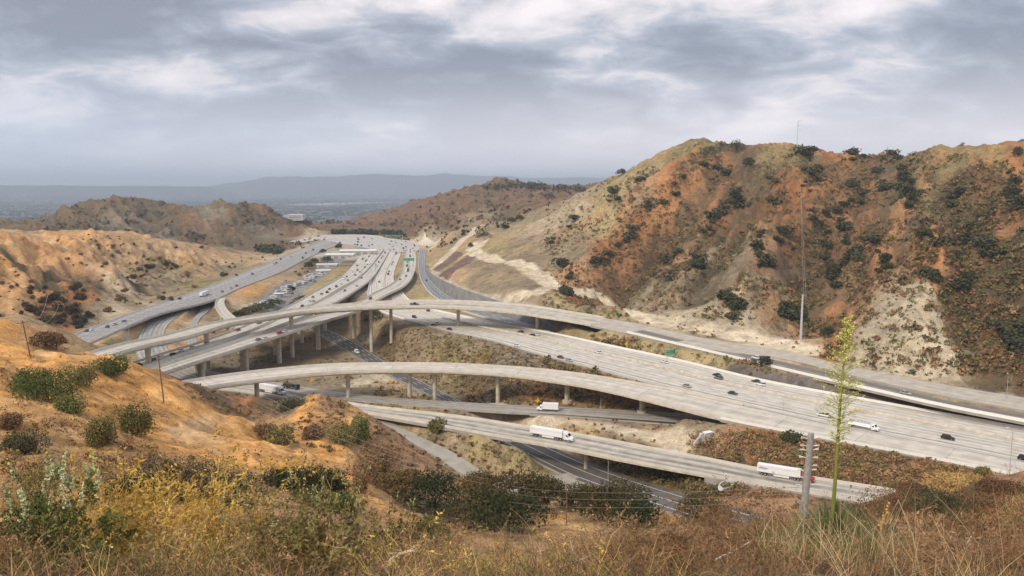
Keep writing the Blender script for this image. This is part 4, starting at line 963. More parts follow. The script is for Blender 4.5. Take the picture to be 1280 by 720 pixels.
CARS = [
 ('suv','black','I5',1185,547,'black suv alone in the near lanes at the right of the wide freeway'),
 ('pickup','white','I5',1031,519,'white pickup with a load of branches beside the tall yucca stalk'),
 ('sedan','dark','I5',916,491,'dark sedan alone in the near carriageway left of the yucca stalk'),
 ('sedan','beige','I5',859,482,'beige sedan near the dark seam where the curved viaduct joins'),
 ('sedan','black','I5',896,468,'black sedan, upper one of the pair below the green road sign'),
 ('suv','grey','I5',898,472,'grey suv, lower one of the pair below the green road sign'),
 ('sedan','dark','I5',945,476,'dark sedan just behind a white car at the brown shoulder'),
 ('suv','white','I5',951,480,'white suv just in front of a dark sedan at the brown shoulder'),
 ('sedan','white','I5',831,452,'white sedan in the edge lane right below the green road sign'),
 ('sedan','white','I5',748,440,'white sedan alone in the middle of the wide freeway'),
 ('sedan','dark red','I5',701,446,'dark red sedan leading a silver car along the near barrier'),
 ('sedan','silver','I5',710,450,'silver sedan directly beside the dark red car at the near barrier'),
 ('sedan','white','I5',644,432,'white sedan in the near lanes left of the dark red car'),
 ('sedan','dark red','I5',651,414,'small dark red car where the blue grey ramp wall ends'),
 ('suv','black','I5',665,419,'black suv beside a white car near the end of the ramp wall'),
 ('sedan','white','I5',672,418,'white car beside a black suv near the end of the ramp wall'),
 ('sedan','black','I5',562,411,'black car at the near barrier left of the single flyover column'),
 ('sedan','black','I5',542,406,'black car directly in front of a white one under the long flyover'),
 ('sedan','white','I5',547,404,'white car directly behind a black one under the long flyover'),
 ('suv','black','I5',518,396,'black suv just below the middle of the long flyover'),
 ('hatchback','dark','I5',535,388,'dark hatchback tucked just under the edge of the long flyover'),
 ('suv','black','I5',1282,573,'dark vehicle cut by the right edge in the near lane'),
 ('pickup','black','A',518,380,'long black pickup crossing on the deck of the upper flyover'),
 ('suv','white','K',945,447,'white suv on the narrow ramp beside the dark round bush'),
 ('sedan','silver','K',1132,491,'silver car on the narrow ramp right of the yucca stalk'),
 ('sedan','dark','R',533,350,'dark car alone on the blue grey ramp by its tall wall'),
 ('hatchback','dark','B1',166,456,'dark hatchback, last car before the elevated carriageway meets the orange hill'),
 ('suv','black','B1',173,456,'black suv close behind the last car at the orange hill'),
 ('sedan','dark','B1',190,449,'dark sedan between the black suv pair and the wooden pole'),
 ('suv','black','B1',217,443,'black suv alone on the elevated carriageway right of the wooden pole'),
 ('sedan','white','B1',225,438,'white sedan ahead of the lone black suv on the elevated carriageway'),
 ('sedan','white','B1',241,434,'second white sedan from the wooden pole on the elevated carriageway'),
 ('suv','white','B1',260,429,'third white vehicle from the wooden pole on the elevated carriageway'),
 ('sedan','dark red','B1',296,412,'dark red car where the slip bridge joins the elevated carriageway'),
 ('suv','black','B1',324,403,'black suv below the long flyover next to the carriageway lane marks'),
 ('sedan','dark','B1',338,399,'dark sedan emerging from under the long flyover on the left carriageway'),
 ('sedan','black','B1',378,382,'black car just above the long flyover on the left carriageway'),
 ('sedan','white','B1',387,376,'white car beside a silver one above the long flyover'),
 ('sedan','silver','B1',392,376,'silver car beside a white one above the long flyover'),
 ('sedan','grey','B1',391,371,'grey car just behind the white and silver pair on the carriageway'),
 ('sedan','grey','B1',402,367,'grey car beside the black suv at the green median slit'),
 ('suv','black','B1',409,365,'black suv at the green median slit of the carriageway'),
 ('sedan','dark','B1',412,361,'dark car one ahead of the black suv at the median slit'),
 ('suv','red','B2',350,416,'bright red suv on the nearest of the parallel bridges'),
 ('sedan','white','B2',356,414,'white car beside the red suv on the nearest parallel bridge'),
 ('sedan','grey','B2',323,424,'grey car followed by a white one on the nearest parallel bridge'),
 ('sedan','white','B2',331,422,'white car behind a grey one on the nearest parallel bridge'),
 ('suv','black','B2',463,373,'black suv on the flyover just before it dips under the long one'),
 ('sedan','black','B2',500,349,'black car on the bend of the right hand flyover'),
 ('sedan','dark','B1b',431,363,'dark car on the middle bridge where the left gap opens'),
 ('sedan','silver','B1b',446,357,'silver car on the middle bridge above the gap'),
 ('sedan','dark','B1b',449,347,'dark car on the middle bridge at the height of the sign gantry'),
 ('sedan','dark','I5',474,352,'dark car on the sunken lanes between the two upper flyovers'),
 ('van','white','H2',206,430,'white van on the curved grey lanes beneath the long flyover'),
 ('van','white','S',446,440,'white van on the dark under road below the columns'),
 ('sedan','dark','S',470,455,'dark car on the dark under road near the curved viaduct'),
 ('sedan','dark','H1',296,357,'dark car ahead of a silver one on the left hand freeway'),
 ('sedan','silver','H1',289,360,'silver car behind a dark one on the left hand freeway'),
 ('sedan','grey','H1',278,364,'grey car nearest the slip road fork on the left hand freeway'),
 ('sedan','dark','H1',104,413,'dark car at the foot of the brown gully beside the left freeway'),
 ('sedan','white','H1',114,412,'white car at the foot of the brown gully beside the left freeway'),
 ('sedan','dark','H1',134,408,'dark car in the middle of the left freeway before the bridge gap'),
 ('sedan','silver','H1',143,405,'silver car in the middle of the left freeway before the bridge gap'),
 ('sedan','grey','H1',155,401,'grey car on the left freeway above the curved grey lanes'),
]
for kd, cn, k, px, py, lab in CARS: place(kd, cn, k, px, py, lab, 'cars on the roads')
rr = random.Random(3)
def scatter_far(k, y0, y1, n, where):
    P = PATH[k]; c = P['c']; pr = np.array([proj(q)[1] for q in c]); ids = np.where((pr > y0) & (pr < y1))[0]; put = []
    for _ in range(n * 6):
        if len(put) >= n: break
        i = int(rr.choice(list(ids))); w = float(P['h'][i]) - 2.5
        lanes = max(1, int(2 * w / 3.8)); off = -w + (rr.randrange(lanes) + .5) * (2 * w / lanes)
        x = c[i][0] + P['n'][i][0] * off; y = c[i][1] + P['n'][i][1] * off
        if any((x - a) ** 2 + (y - b) ** 2 < 90 for a, b in put + ALLC): continue
        px, _ = proj((x, y, c[i][2]))
        if not -10 < px < 1290: continue
        put.append((x, y)); cn = rr.choice(['white', 'white', 'silver', 'grey', 'dark', 'dark', 'black', 'black', 'blue', 'dark red']); kd = rr.choice(['sedan', 'suv', 'sedan', 'suv', 'van'])
        kk = (kd, True)
        if kk not in PROTO: PROTO[kk] = car_proto(kd, COLS[cn], True); o = PROTO[kk]
        else: o = copy_tree(PROTO[kk], None, COLS[cn])
        t = P['t'][i]; o.location = (x, y, c[i][2] + .02 + ROADDZ.get(k, 0)); o.rotation_euler = (0, 0, math.atan2(t[1], t[0]) + (math.pi if off > 0 else 0))
        o.scale = (.84, .84, .84)
        tag(o, 'tiny %s %s in the distant traffic %s' % (cn, {'sedan': 'car', 'suv': 'suv', 'van': 'van'}[kd], where), {'sedan': 'car', 'suv': 'suv', 'van': 'van'}[kd], 'distant %s %ss %s' % (cn, {'sedan': 'car', 'suv': 'suv', 'van': 'van'}[kd], where))
    ALLC.extend(put)
ALLC = [(o.location.x, o.location.y) for o in bpy.data.objects if o.get('category') in ('car', 'suv', 'van', 'pickup truck')]
scatter_far('T', 293, 322, 38, 'round the far freeway curve')
scatter_far('B1', 312, 362, 24, 'on the left distant carriageway')
scatter_far('B1b', 316, 345, 7, 'on the middle distant carriageway')
scatter_far('B2', 312, 346, 12, 'near the overhead green sign')
scatter_far('I5', 312, 348, 8, 'on the sunken middle lanes')
scatter_far('H1', 305, 352, 8, 'on the far end of the left freeway')

# ---- lorries
def semi(label, k, px, py, cabcol, flip=False, logo=False, reefer=True):
    x, y, z, a, off = lane_pose(k, px, py, .9)
    if flip: a += math.pi
    e = empty('semi_truck', (x, y, z + .03 + ROADDZ.get(k, 0)), a); e.scale = (.77, .77, .8); tag(e, label, 'truck')
    t = MB(); t.box((-3.2, 0, 2.65), (15.6, 2.55, 2.75)); t.box((-3.2, 0, 4.05), (15.4, 2.35, .06)); tr = t.build('trailer', WHITEP, e)
    r = MB()
    for i in range(24):
        for s in (1, -1): r.box((-10.7 + i * .65, s * 1.285, 2.65), (.05, .025, 2.6))
    r.build('side_rib', WHITEP, tr)
    d = MB()
    for s in (1, -1): d.box((-3.2, s * 1.29, 1.33), (15.6, .03, .12)); d.box((-3.2, s * 1.29, 3.3), (15.4, .02, .05))
    d.build('side_rail', SILV, tr)
    d = MB(); d.box((-11.03, .62, 2.65), (.05, 1.2, 2.6)); d.box((-11.03, -.62, 2.65), (.05, 1.2, 2.6)); d.build('rear_door', WHITEP, tr)
    if logo:
        for s in (1, -1):
            g = MB(); pts_ = [(-10.4, .0), (-10.0, .28), (-9.7, .1), (-9.5, .7), (-9.3, .15), (-9.0, .25), (-8.7, .1), (-8.4, .32), (-8.1, .12), (-7.7, .2), (-7.4, .1), (-7.0, .16)]
            g.tube([(xx, s * 1.33, 2.7 + zz) for xx, zz in pts_], .09, 5); g.box((-9.0, s * 1.33, 2.55), (2.6, .02, .07)); g.build('lettering', mat('navy_ink', (.02, .03, .12), .5), tr)
    b = MB(); b.box((-3.4, 0, 1.05), (14.8, .9, .3)); b.box((4.8, 0, .95), (7.2, 1.0, .3)); b.build('chassis', CHAS, e)
    b = MB()
    for s in (1, -1): b.box((-2.2, s * 1.15, .78), (5.6, .06, .75))
    b.build('side_skirt', WHITEP, e)
    cm = mat('cab_paint_' + cabcol, COLS[cabcol][:3], .35, var=.03, spec=.5)
    def pr(w, z0, z1): return [(w * .95, z0), (w, z0 + .2), (w, z1 - .35), (w * .88, z1)]
    cab = loft([(4.95, pr(1.22, .75, 3.95)), (5.1, pr(1.25, .7, 4.05)), (6.3, pr(1.25, .7, 3.95)), (7.1, pr(1.22, .7, 3.35)), (7.75, pr(1.15, .65, 2.15)), (9.1, pr(1.05, .6, 1.85)), (9.45, pr(.95, .55, 1.45))]).build('cab', cm, e)
    b = MB(); b.add([(7.2, -1.08, 3.24), (7.2, 1.08, 3.24), (7.83, .98, 2.24), (7.83, -.98, 2.24)], [(0, 3, 2, 1)]); b.build('windscreen', GLASS, cab)
    for s in (1, -1):
        b = MB(); b.box((6.75, s * 1.235, 2.45), (.75, .04, .75)); b.build('side_window', GLASS, cab)
        b = MB(); b.box((9.35, s * .82, 1.1), (.25, .32, .25)); b.build('headlight', LAMPW, cab)
        b = MB(); b.tube([(5.35, s * 1.3, .9), (5.35, s * 1.3, 3.6)], .09, 8); b.build('exhaust_stack', SILV, cab)
        b = MB(); b.box((7.5, s * 1.55, 2.3), (.12, .25, .6)); b.build('mirror', CHAS, cab)
    b = MB(); b.box((9.47, 0, 1.2), (.06, 1.1, .7)); b.build('grille', SILV, cab)
    wheels(e, (-9.3, -8.0, 2.6, 3.9, 8.3), 1.05, .52, .36)
    return e
semi('white semi truck and white trailer on the low bridge over the dark street', 'E2', 692, 543, 'white')
semi('red semi truck pulling a white box trailer, behind the silver pole', 'E2', 985, 592, 'red', logo=True)
semi('white semi truck behind a viaduct column left of the orange knob', 'E2', 341, 487, 'white')
semi('white semi truck far off on the left hand freeway', 'H1', 256, 367, 'white', flip=True)
def box_truck(label, name, k, px, py, flip, L=7.2, tank=False):
    x, y, z, a, off = lane_pose(k, px, py, 1.0)
    if flip: a += math.pi
    e = empty(name, (x, y, z + .03 + ROADDZ.get(k, 0)), a); e.scale = (.84, .84, .86); tag(e, label, 'truck')
    if not tank:
        b = MB(); b.box((-1.2, 0, 2.3), (L, 2.45, 2.6)); b.box((-1.2, 0, 3.62), (L - .1, 2.3, .05)); c = b.build('cargo_box', WHITEP, e)
        b = MB(); b.box((-1.2 - L / 2 - .02, 0, 2.3), (.04, 2.2, 2.3)); b.build('rear_door', SILV, c)
    else:
        b = MB(); b.box((-1.2, 0, 1.75), (L, 2.4, 1.35), top=(L - .3, 1.9)); c = b.build('tank_body', WHITEP, e)
        b = MB()
        for i in range(6): b.box((-1.2 - L / 2 + .7 + i * 1.4, 0, 2.5), (.7, .7, .16))
        b.box((-1.2, .9, 2.55), (L - .4, .05, .3)); b.box((-1.2, -.9, 2.55), (L - .4, .05, .3)); b.build('top_fitting', SILV, c)
    f = L / 2 - 1.2
    def pr(w, z0, z1): return [(w * .95, z0), (w, z0 + .2), (w, z1 - .3), (w * .88, z1)]
    cb = loft([(f + .15, pr(1.08, .5, 2.5)), (f + 1.2, pr(1.08, .5, 2.5)), (f + 1.75, pr(1.05, .5, 1.6)), (f + 2.6, pr(1.0, .5, 1.4)), (f + 2.75, pr(.9, .5, 1.1))]).build('cab', WHITEP, e)
    b = MB(); b.add([(f + 1.29, -.9, 2.4), (f + 1.29, .9, 2.4), (f + 1.76, .9, 1.66), (f + 1.76, -.9, 1.66)], [(0, 3, 2, 1)]); b.build('windscreen', GLASS, cb)
    for s in (1, -1):
        b = MB(); b.box((f + .85, s * 1.075, 1.9), (.7, .05, .55)); b.build('side_window', GLASS, cb)
        b = MB(); b.box((f + 2.7, s * .75, .85), (.2, .3, .2)); b.build('headlight', LAMPW, cb)
    b = MB(); b.box((-.6, 0, .8), (L + 1, .9, .3)); b.build('chassis', CHAS, e)
    wheels(e, (-1.2 - L / 2 + 1.3, f + 1.9), 1.0, .46, .3)
box_truck('white box truck on the grey road in front of the viaduct columns', 'box_truck', 'E1', 685, 508.5, True)
box_truck('white flat sided tank truck on the wide freeway right of the yucca stalk', 'tank_truck', 'I5', 1079, 530, False, 9.0, True)
# flat dark trailer on the lower road
def flatbed(k, px, py, label):
    x, y, z, a, off = lane_pose(k, px, py, .5); e = empty('flatbed_truck', (x, y, z + .03), a); tag(e, label, 'truck')
    b = MB(); b.box((-.8, 0, 1.1), (6.5, 2.3, .3)); b.box((-.8, 0, 1.6), (5.4, 1.7, .7)); b.build('flatbed', CHAS, e)
    b = MB(); b.box((3.6, 0, 1.35), (1.9, 2.1, 1.7), top=(1.5, 1.8)); c = b.build('cab', mat('cab_paint_black', COLS['dark'][:3], .4), e)
    b = MB(); b.box((4.45, 0, 1.75), (.25, 1.7, .5)); b.build('windscreen', GLASS, c)
    wheels(e, (-2.8, -1.6, 3.5), .95, .45, .3)
flatbed('E1', 363, 482.5, 'dark flatbed truck on the lower road right of the white semi')

# ------------------------------------------------------------------ street furniture
STEEL = SILV
WOODP = mat('pole_wood', (0.20, 0.10, 0.055), .9, var=.25, scale=2)
GREY = mat('grey_pole_paint', (0.40, 0.41, 0.41), .5, .2)
def street_lamp(px, py, h, arm, label, group='street lamps along the roads', z=None, rz=0.0, rad=.11):
    q = hit(px, py) if z is None else PZ(px, py, z)
    e = empty('street_lamp', (q[0], q[1], q[2] - .1), rz); tag(e, label, 'street lamp', group)
    b = MB(); b.box((0, 0, .25), (.5, .5, .5)); b.build('base', CONC, e)
    b = MB(); b.tube([(0, 0, .4), (0, 0, h)], [rad, rad * .6], 8); b.build('pole', GREY, e)
    if arm:
        b = MB(); b.tube([(0, 0, h - .1), (arm * .2, 0, h + .55), (arm * .55, 0, h + 1.0), (arm, 0, h + 1.15)], [rad * .55] * 4, 6); ar = b.build('arm', GREY, e)
        b = MB(); b.box((arm + .3, 0, h + 1.12), (.8, .32, .16)); b.build('lamp_head', mat('lamp_head', (.7, .7, .68), .4), ar)
street_lamp(760, 602, 9.0, 3.0, 'curved arm street lamp beside the dark street by the oak tree', rz=.5)
street_lamp(751, 512, 8.0, 1.5, 'slim lamp post between the two round viaduct piers', rz=2.6)
street_lamp(691, 563, 10.5, 2.0, 'lamp post rising in front of the white semi truck', rz=-2)
for i, (px, py, h, w) in enumerate([(859, 408, 8, 'above the middle of the dirt track'), (685, 390, 10, 'at the near side of the upper flyover end'), (978, 532, 9, 'on the ramp left of the silver pole'), (1262, 590, 12, 'rising in front of the wide freeway near the right edge'), (1258, 500, 9, 'on the pale track near the right edge'), (897, 426, 8, 'at the pale track under the cut slope')]):
    street_lamp(px, py, h, 1.2, 'slim grey lamp post ' + w, rz=1.0 * i)
street_lamp(162, 430, 12, 2.0, 'lamp post between the left freeway and the flyover end', rz=.2)
# green road signs
GREEN = mat('green_sign_face', (0.0, 0.27, 0.15), .4, var=.05); SIGNW = mat('sign_white', (.8, .82, .8), .5)
def road_sign(label, q, w, h, zc, rz, posts=(-.4, .4), name='road_sign', col=None, rows=2):
    e = empty(name, q, rz); tag(e, label, 'road sign')
    for s in posts: b = MB(); b.tube([(s * w, 0, -.5), (s * w, 0, zc + h * .4)], .13, 8); b.build('post', STEEL, e)
    b = MB(); b.box((0, -.16, zc), (w, .08, h)); pn = b.build('panel', col or GREEN, e)
    if rows:
        b = MB(); t = .1
        b.box((0, -.21, zc + h / 2 - .1), (w - .1, .02, t)); b.box((0, -.21, zc - h / 2 + .1), (w - .1, .02, t)); b.box((-w / 2 + .1, -.21, zc), (t, .02, h - .3)); b.box((w / 2 - .1, -.21, zc), (t, .02, h - .3)); b.build('border', SIGNW, pn)
        b = MB(); r_ = random.Random(len(label))
        for i in range(rows):
            x = -w / 2 + .7; zz = zc + h * (.22 - .44 * i / max(1, rows - 1)) if rows > 1 else zc
            while x < w / 2 - .9:
                l = r_.uniform(.35, .6)
                if r_.random() > .15:
                    b.box((x, -.21, zz + .2), (l, .02, .1)); b.box((x - l / 2 + .06, -.21, zz), (.1, .02, .5)); 
                    if r_.random() > .4: b.box((x, -.21, zz - .2), (l, .02, .1))
                x += l + .3
        b.build('lettering', SIGNW, pn)
g = hit(838, 449)
road_sign('green two line road sign on posts between freeway and narrow ramp', g, 6.6, 2.7, 3.4, math.radians(38))
P_ = PATH['B2']; i = int(np.argmin(np.abs(np.array([proj(q)[1] for q in P_['c']]) - 334)))
cx, cy, cz = P_['c'][i]; aa = math.atan2(P_['t'][i][1], P_['t'][i][0]) + math.pi / 2
e = road_sign('overhead green sign spanning the right hand distant flyover', (cx, cy, cz), 10.5, 3.0, 7.4, aa, posts=(-.68, .68))
def gantry(k, py, label, w, zc, hh, mat_, rz_add=0, sign=True):
    P = PATH[k]; i = int(np.argmin(np.abs(np.array([proj(q)[1] for q in P['c']]) - py))); cx, cy, cz = P['c'][i]; aa = math.atan2(P['t'][i][1], P['t'][i][0]) + math.pi / 2
    e = empty('sign_gantry', (cx, cy, cz), aa); tag(e, label, 'sign gantry')
    for s in (-1, 1): b = MB(); b.tube([(s * w / 2, 0, 0), (s * w / 2, 0, zc)], .3, 8); b.build('post', STEEL, e)
    b = MB()
    for zz in (zc, zc - 1.4): b.tube([(-w / 2, 0, zz), (w / 2, 0, zz)], .14, 6)
    n = int(w / 2)
    for q in range(n): b.tube([(-w / 2 + q * w / n, 0, zc if q % 2 else zc - 1.4), (-w / 2 + (q + 1) * w / n, 0, zc - 1.4 if q % 2 else zc)], .07, 5)
    b.build('truss', STEEL, e)
    if sign:
        for xx in (-w * .18, w * .16): b = MB(); b.box((xx, -.3, zc - .4), (w * .22, .12, 3.2)); b.build('sign_panel', mat_, e)
gantry('B1', 338, 'grey sign gantry seen from behind across the left distant carriageway', 32, 7, 3, STEEL, sign=False)
i = 0
q = PZ(493, 301, 9.8); e = empty('sign_gantry', q, 0); tag(e, 'wide green sign gantry at the top of the far freeway curve', 'sign gantry')
for s in (-1, 1): b = MB(); b.tube([(s * 12, 0, 0), (s * 12, 0, 8)], .35, 8); b.build('post', STEEL, e)
b = MB(); b.tube([(-12, 0, 7.5), (12, 0, 7.5)], .25, 6); b.build('truss', STEEL, e)
for xx in (-6, 6): b = MB(); b.box((xx, -.4, 7.3), (5.4, .15, 2.4)); b.build('sign_panel', GREEN, e)
YEL = mat('yellow_sign_face', (.72, .46, .02), .5)
for px, py, lab in [(390, 481, 'yellow diamond sign left of the viaduct column on the lower road'), (434, 487, 'yellow diamond sign against a viaduct column on the lower road'), (783, 436, 'small yellow sign on the grassy strip above the freeway'), (672, 508, 'yellow marker sign left of the white box truck')]:
    q = hit(px, py); e = empty('warning_sign', (q[0], q[1], q[2] - .2), .3); tag(e, lab, 'road sign')
    b = MB(); b.tube([(0, 0, 0), (0, 0, 2.6)], .06, 6); b.build('post', STEEL, e)
    b = MB(); b.add([(0, -.1, 1.6), (.95, -.1, 2.55), (0, -.1, 3.5), (-.95, -.1, 2.55), (0, -.05, 1.6), (.95, -.05, 2.55), (0, -.05, 3.5), (-.95, -.05, 2.55)], [(0, 1, 2, 3), (7, 6, 5, 4), (0, 4, 5, 1), (1, 5, 6, 2), (2, 6, 7, 3), (3, 7, 4, 0)]); b.build('panel', YEL, e)
# ---- utility poles and wires
WIRE = mat('bare_wire', (.36, .33, .29), .5, .3)
def wood_pole(px, py, h, arms, label, rz=0, tilt=0.0, rad=.17, D=None):
    q = hit(px, py); e = empty('utility_pole', (q[0], q[1], q[2] - .4), rz); e.rotation_euler = (0, tilt, rz); tag(e, label, 'utility pole')
    b = MB(); b.tube([(0, 0, 0), (0, 0, h)], [rad, rad * .7], 8); b.build('pole', WOODP, e)
    for a in range(arms):
        z = h - .5 - a * 1.3; b = MB(); b.box((0, 0, z), (2.8, .14, .16)); ar = b.build('crossarm', WOODP, e)
        for xx in (-1.25, -.6, .6, 1.25): b = MB(); b.tube([(xx, 0, z + .08), (xx, 0, z + .35)], [.07, .05], 6); b.build('insulator', mat('porcelain', (.6, .58, .52), .3), ar)
    return (q[0], q[1], q[2] - .4 + h)
PL = [wood_pole(205, 503, 12.4, 1, 'reddish wooden utility pole standing on the orange hill crest', 1.0, -.07),
      wood_pole(38, 445, 9.5, 1, 'leaning wooden utility pole at the far left below the tan knoll', .6, -.12)]
wood_pole(123, 405, 9, 1, 'small utility pole in the brown gully by the left freeway', .2, rad=.14)
wood_pole(708, 657, 9, 0, 'bare thin wooden pole among the ravine oaks', rad=.12)
wood_pole(437, 652, 2.2, 0, 'thin short post among the green bushes below the dark row', rad=.03)
wood_pole(1109, 196, 9, 0, 'left one of the two thin poles on the right skyline', rad=.16)
wood_pole(1116, 196, 8, 0, 'right one of the two thin poles on the right skyline', rad=.16)
def wire(a, b, sag, rad, label, n=24, group=None):
    a = Vector(a); b = Vector(b); m = MB()
    m.tube([tuple(a.lerp(b, i / n) - Vector((0, 0, sag * 4 * (i / n) * (1 - i / n)))) for i in range(n + 1)], rad, 4)
    o = m.build('power_line', WIRE); tag(o, label, 'power line', group)
SP = []
# slim silver pole near the camera with side insulators
D0 = 40.0; top = PD(1014, 541, D0); bot = PD(1004, 642, D0); gb = gz(bot[0], bot[1])
e = empty('steel_pole', (bot[0], bot[1], gb - 1)); tag(e, 'weathered silver pole with white side insulators beside the yucca stalk', 'utility pole')
L_ = top[2] - gb + 1; dx = top[0] - bot[0]
b = MB(); b.tube([(-dx * .3, 0, 0), (dx, 0, L_)], [.225, .15], 14); b.build('pole', mat('weathered_silver', (.42, .415, .40), .5, .35, var=.22, scale=6), e)
PORC = mat('white_porcelain', (.74, .72, .66), .3)
for i, f in enumerate((.93, .84, .79, .70, .60, .545, .46, .36)):
    for s in (1, -1):
        if (i * 3 + (s > 0)) % 7 == 5: continue
        x0 = -dx * .3 + dx * 1.3 * f; z0 = L_ - (1 - f) * 4.4; b = MB(); rg = random.Random(i * 2 + s)
        b.tube([(x0 + s * .15, 0, z0), (x0 + s * .5, rg.uniform(-.1, .1), z0 + rg.uniform(-.04, .16))], [.028, .02], 6)
        for q in range(3): b.tube([(x0 + s * (.30 + q * .07), 0, z0 + .03), (x0 + s * (.33 + q * .07), 0, z0 + .04)], .045, 7)
        b.build('insulator', PORC, e)
SP_TOP = (bot[0] + dx, bot[1], gb - 1 + L_)
# silver pole at the foot of the mountain and the tower on the ridge
def mono(px, py, h, r, label, arms=0):
    q = hit(px, py); e = empty('steel_pole', (q[0], q[1], q[2] - .5)); tag(e, label, 'utility pole')
    b = MB(); b.tube([(0, 0, 0), (0, 0, h)], [r, r * .55], 12); b.build('pole', mat('pale_steel', (.62, .64, .66), .5, .3), e)
    for i in range(arms):
        z = h - .8 - i * 3.6; b = MB(); s = 1 if i < 9 else -1; b.tube([(-.3, 0, z), (2.6, 0, z + .35)], .13, 6); ar = b.build('crossarm', STEEL, e)
        b = MB(); b.tube([(2.6, 0, z + .3), (2.6, 0, z - .8)], .14, 6); b.build('insulator', PORC, ar)
    return (q[0], q[1], q[2] - .5 + h)
m1 = mono(1001, 424, 23.5, .75, 'tall pale steel pole at the foot of the brown mountain')
m2 = mono(996, 188, 25, .5, 'steel pole with three side arms on the mountain skyline', 3)
for i, dx_ in enumerate((-.6, .5)):
    wire((m2[0] + 2.4, m2[1], m2[2] - 26 + i), (m1[0] + 1.2 + dx_, m1[1], m1[2] - 1), 3, .07, 'pale cable running down the mountain face to the steel pole' if i == 0 else 'second pale cable close beside the one down the mountain face')
for i, (a, b_) in enumerate([((500, 572), (700, 604)), ((480, 560), (690, 600)), ((470, 548), (660, 585))]):
    wire(PD(240 + i * 30, 472 + i * 3, 200), PD(720 + i * 5, 618 - i * 7, 175), 6, .022, 'thin power line over the knob and ravine, %s of the three' % ('lowest', 'middle', 'highest')[i], group='power lines over the orange knob')
for i, py in enumerate((622, 628, 636)):
    wire(PD(640, py - 14 + i * 3, 110), (SP_TOP[0] - .5, SP_TOP[1], SP_TOP[2] - 2.9 - i * .35), .6, .013, 'thin wire above the dark street to the silver pole, %s of three' % ('highest', 'middle', 'lowest')[i], group='wires to the silver pole')
for i in range(3):
    wire((PL[0][0] + (i - 1) * 1.2, PL[0][1], PL[0][2] - .1), PD(400 + 22 * i, 532 - 8 * i, 240), 5, .03, 'power line from the reddish pole over the truck lanes, %s of three' % ('near', 'middle', 'far')[i], group='power lines from the reddish pole')
for i in range(3):
    wire((PL[1][0], PL[1][1], PL[1][2] + i * .3), PD(60 + 14 * i, 366 + i * 14, 330), 4, .06, 'power line from the leaning pole to the left gully, %s of three' % ('highest', 'middle', 'lowest')[i], group='power lines from the leaning pole')

# ------------------------------------------------------------------ walls and small concrete works
def retaining_wall():
    P = PATH['R']; c = P['c']; n = P['n']; h = P['h']; pr = np.array([proj(q)[1] for q in c]); V = []; F = []
    ids = np.where((pr > 330) & (pr < 419))[0]
    hs = np.interp(pr[ids], [330, 350, 368, 388, 400, 419], [1.5, 5.0, 8.5, 9.0, 7.5, .3]); K = 4
    for j, i in enumerate(ids):
        side = 1
        for off, zz in ((h[i] + .5, -1), (h[i] + .8, hs[j]), (h[i] + 1.4, hs[j]), (h[i] + 1.7, -1)):
            V.append((c[i][0] + n[i][0] * off * side, c[i][1] + n[i][1] * off * side, c[i][2] + zz))
    for j in range(len(ids) - 1):
        for q in range(3): F.append((j * K + q, j * K + q + 1, (j + 1) * K + q + 1, (j + 1) * K + q))
    F.append((0, 1, 2, 3)); e = (len(ids) - 1) * 4; F.append((e + 3, e + 2, e + 1, e))
    o = link('retaining_wall', new_mesh('retaining_wall', V, F, [mat('grey_shotcrete', (.27, .265, .255), .9, var=.25, scale=.15, bump=.3)])); tag(o, 'tall grey retaining wall between the blue grey ramp and hillside', 'wall')
retaining_wall()
P = PATH['E2']
def side_wall(k, f0, f1, side, hh, label):
    c, n, h, s, _ = ribbon(k, f0, f1); V = []; F = []
    for i in range(len(c)):
        hh_ = hh + (1.2 - hh) * (i / len(c))
        for off, zz in ((h[i] + .35, -hh_), (h[i] + .35, -.03), (h[i] + .75, -.06), (h[i] + .75, -hh_)): V.append((c[i][0] + n[i][0] * off * side, c[i][1] + n[i][1] * off * side, c[i][2] + zz))
    for i in range(len(c) - 1):
        for q in range(3): F.append((i * 4 + q, i * 4 + q + 1, i * 4 + 5 + q, i * 4 + 4 + q))
    F.append((0, 1, 2, 3)); e = (len(c) - 1) * 4; F.append((e + 3, e + 2, e + 1, e))
    o = link('abutment_wall', new_mesh('abutment_wall', V, F, [mat('weathered_wall', (.33, .315, .28), .9, var=.25, scale=.3)])); tag(o, label, 'wall')
side_wall('E2', .785, .86, -1, 4.2, 'weathered concrete wall holding the truck lanes right of the low bridge')
# utility cabinet group
q = hit(880, 549)
e = empty('utility_cabinet', (q[0] + 1.2, q[1], q[2] - .1), .5); tag(e, 'pale grey equipment cabinet with dark vents beside the dirt yard', 'cabinet')
b = MB(); b.box((0, 0, 1.3), (3.2, 1.8, 2.4)); b.build('housing', CONC2, e)
b = MB(); b.box((0, 0, 2.56), (3.4, 2.0, .1)); b.build('roof', WHITEP, e)
for i in range(2): b = MB(); b.box((.6 + i * .8, -.92, 1.3), (.3, .04, 1.6)); b.build('vent', CHAS, e)
b = MB(); b.box((-2.4, 0, 1.2), (1.2, 1.4, 2.2)); b.build('side_box', WHITEP, e)
e = empty('culvert_headwall', (q[0] - 1.6, q[1] - 3.2, q[2] - .1), .5); tag(e, 'triangular white concrete wing wall in front of the grey cabinet', 'headwall')
b = MB(); b.add([(-3.2, 0, 0), (1, 0, 0), (1, 0, 3.0), (.2, 0, 3.0), (-3.2, .5, 0), (1, .5, 0), (1, .5, 3.0), (.2, .5, 3.0)], [(0, 1, 2, 3), (7, 6, 5, 4), (0, 4, 5, 1), (1, 5, 6, 2), (2, 6, 7, 3), (3, 7, 4, 0)]); b.build('wing_wall', CONC2, e)
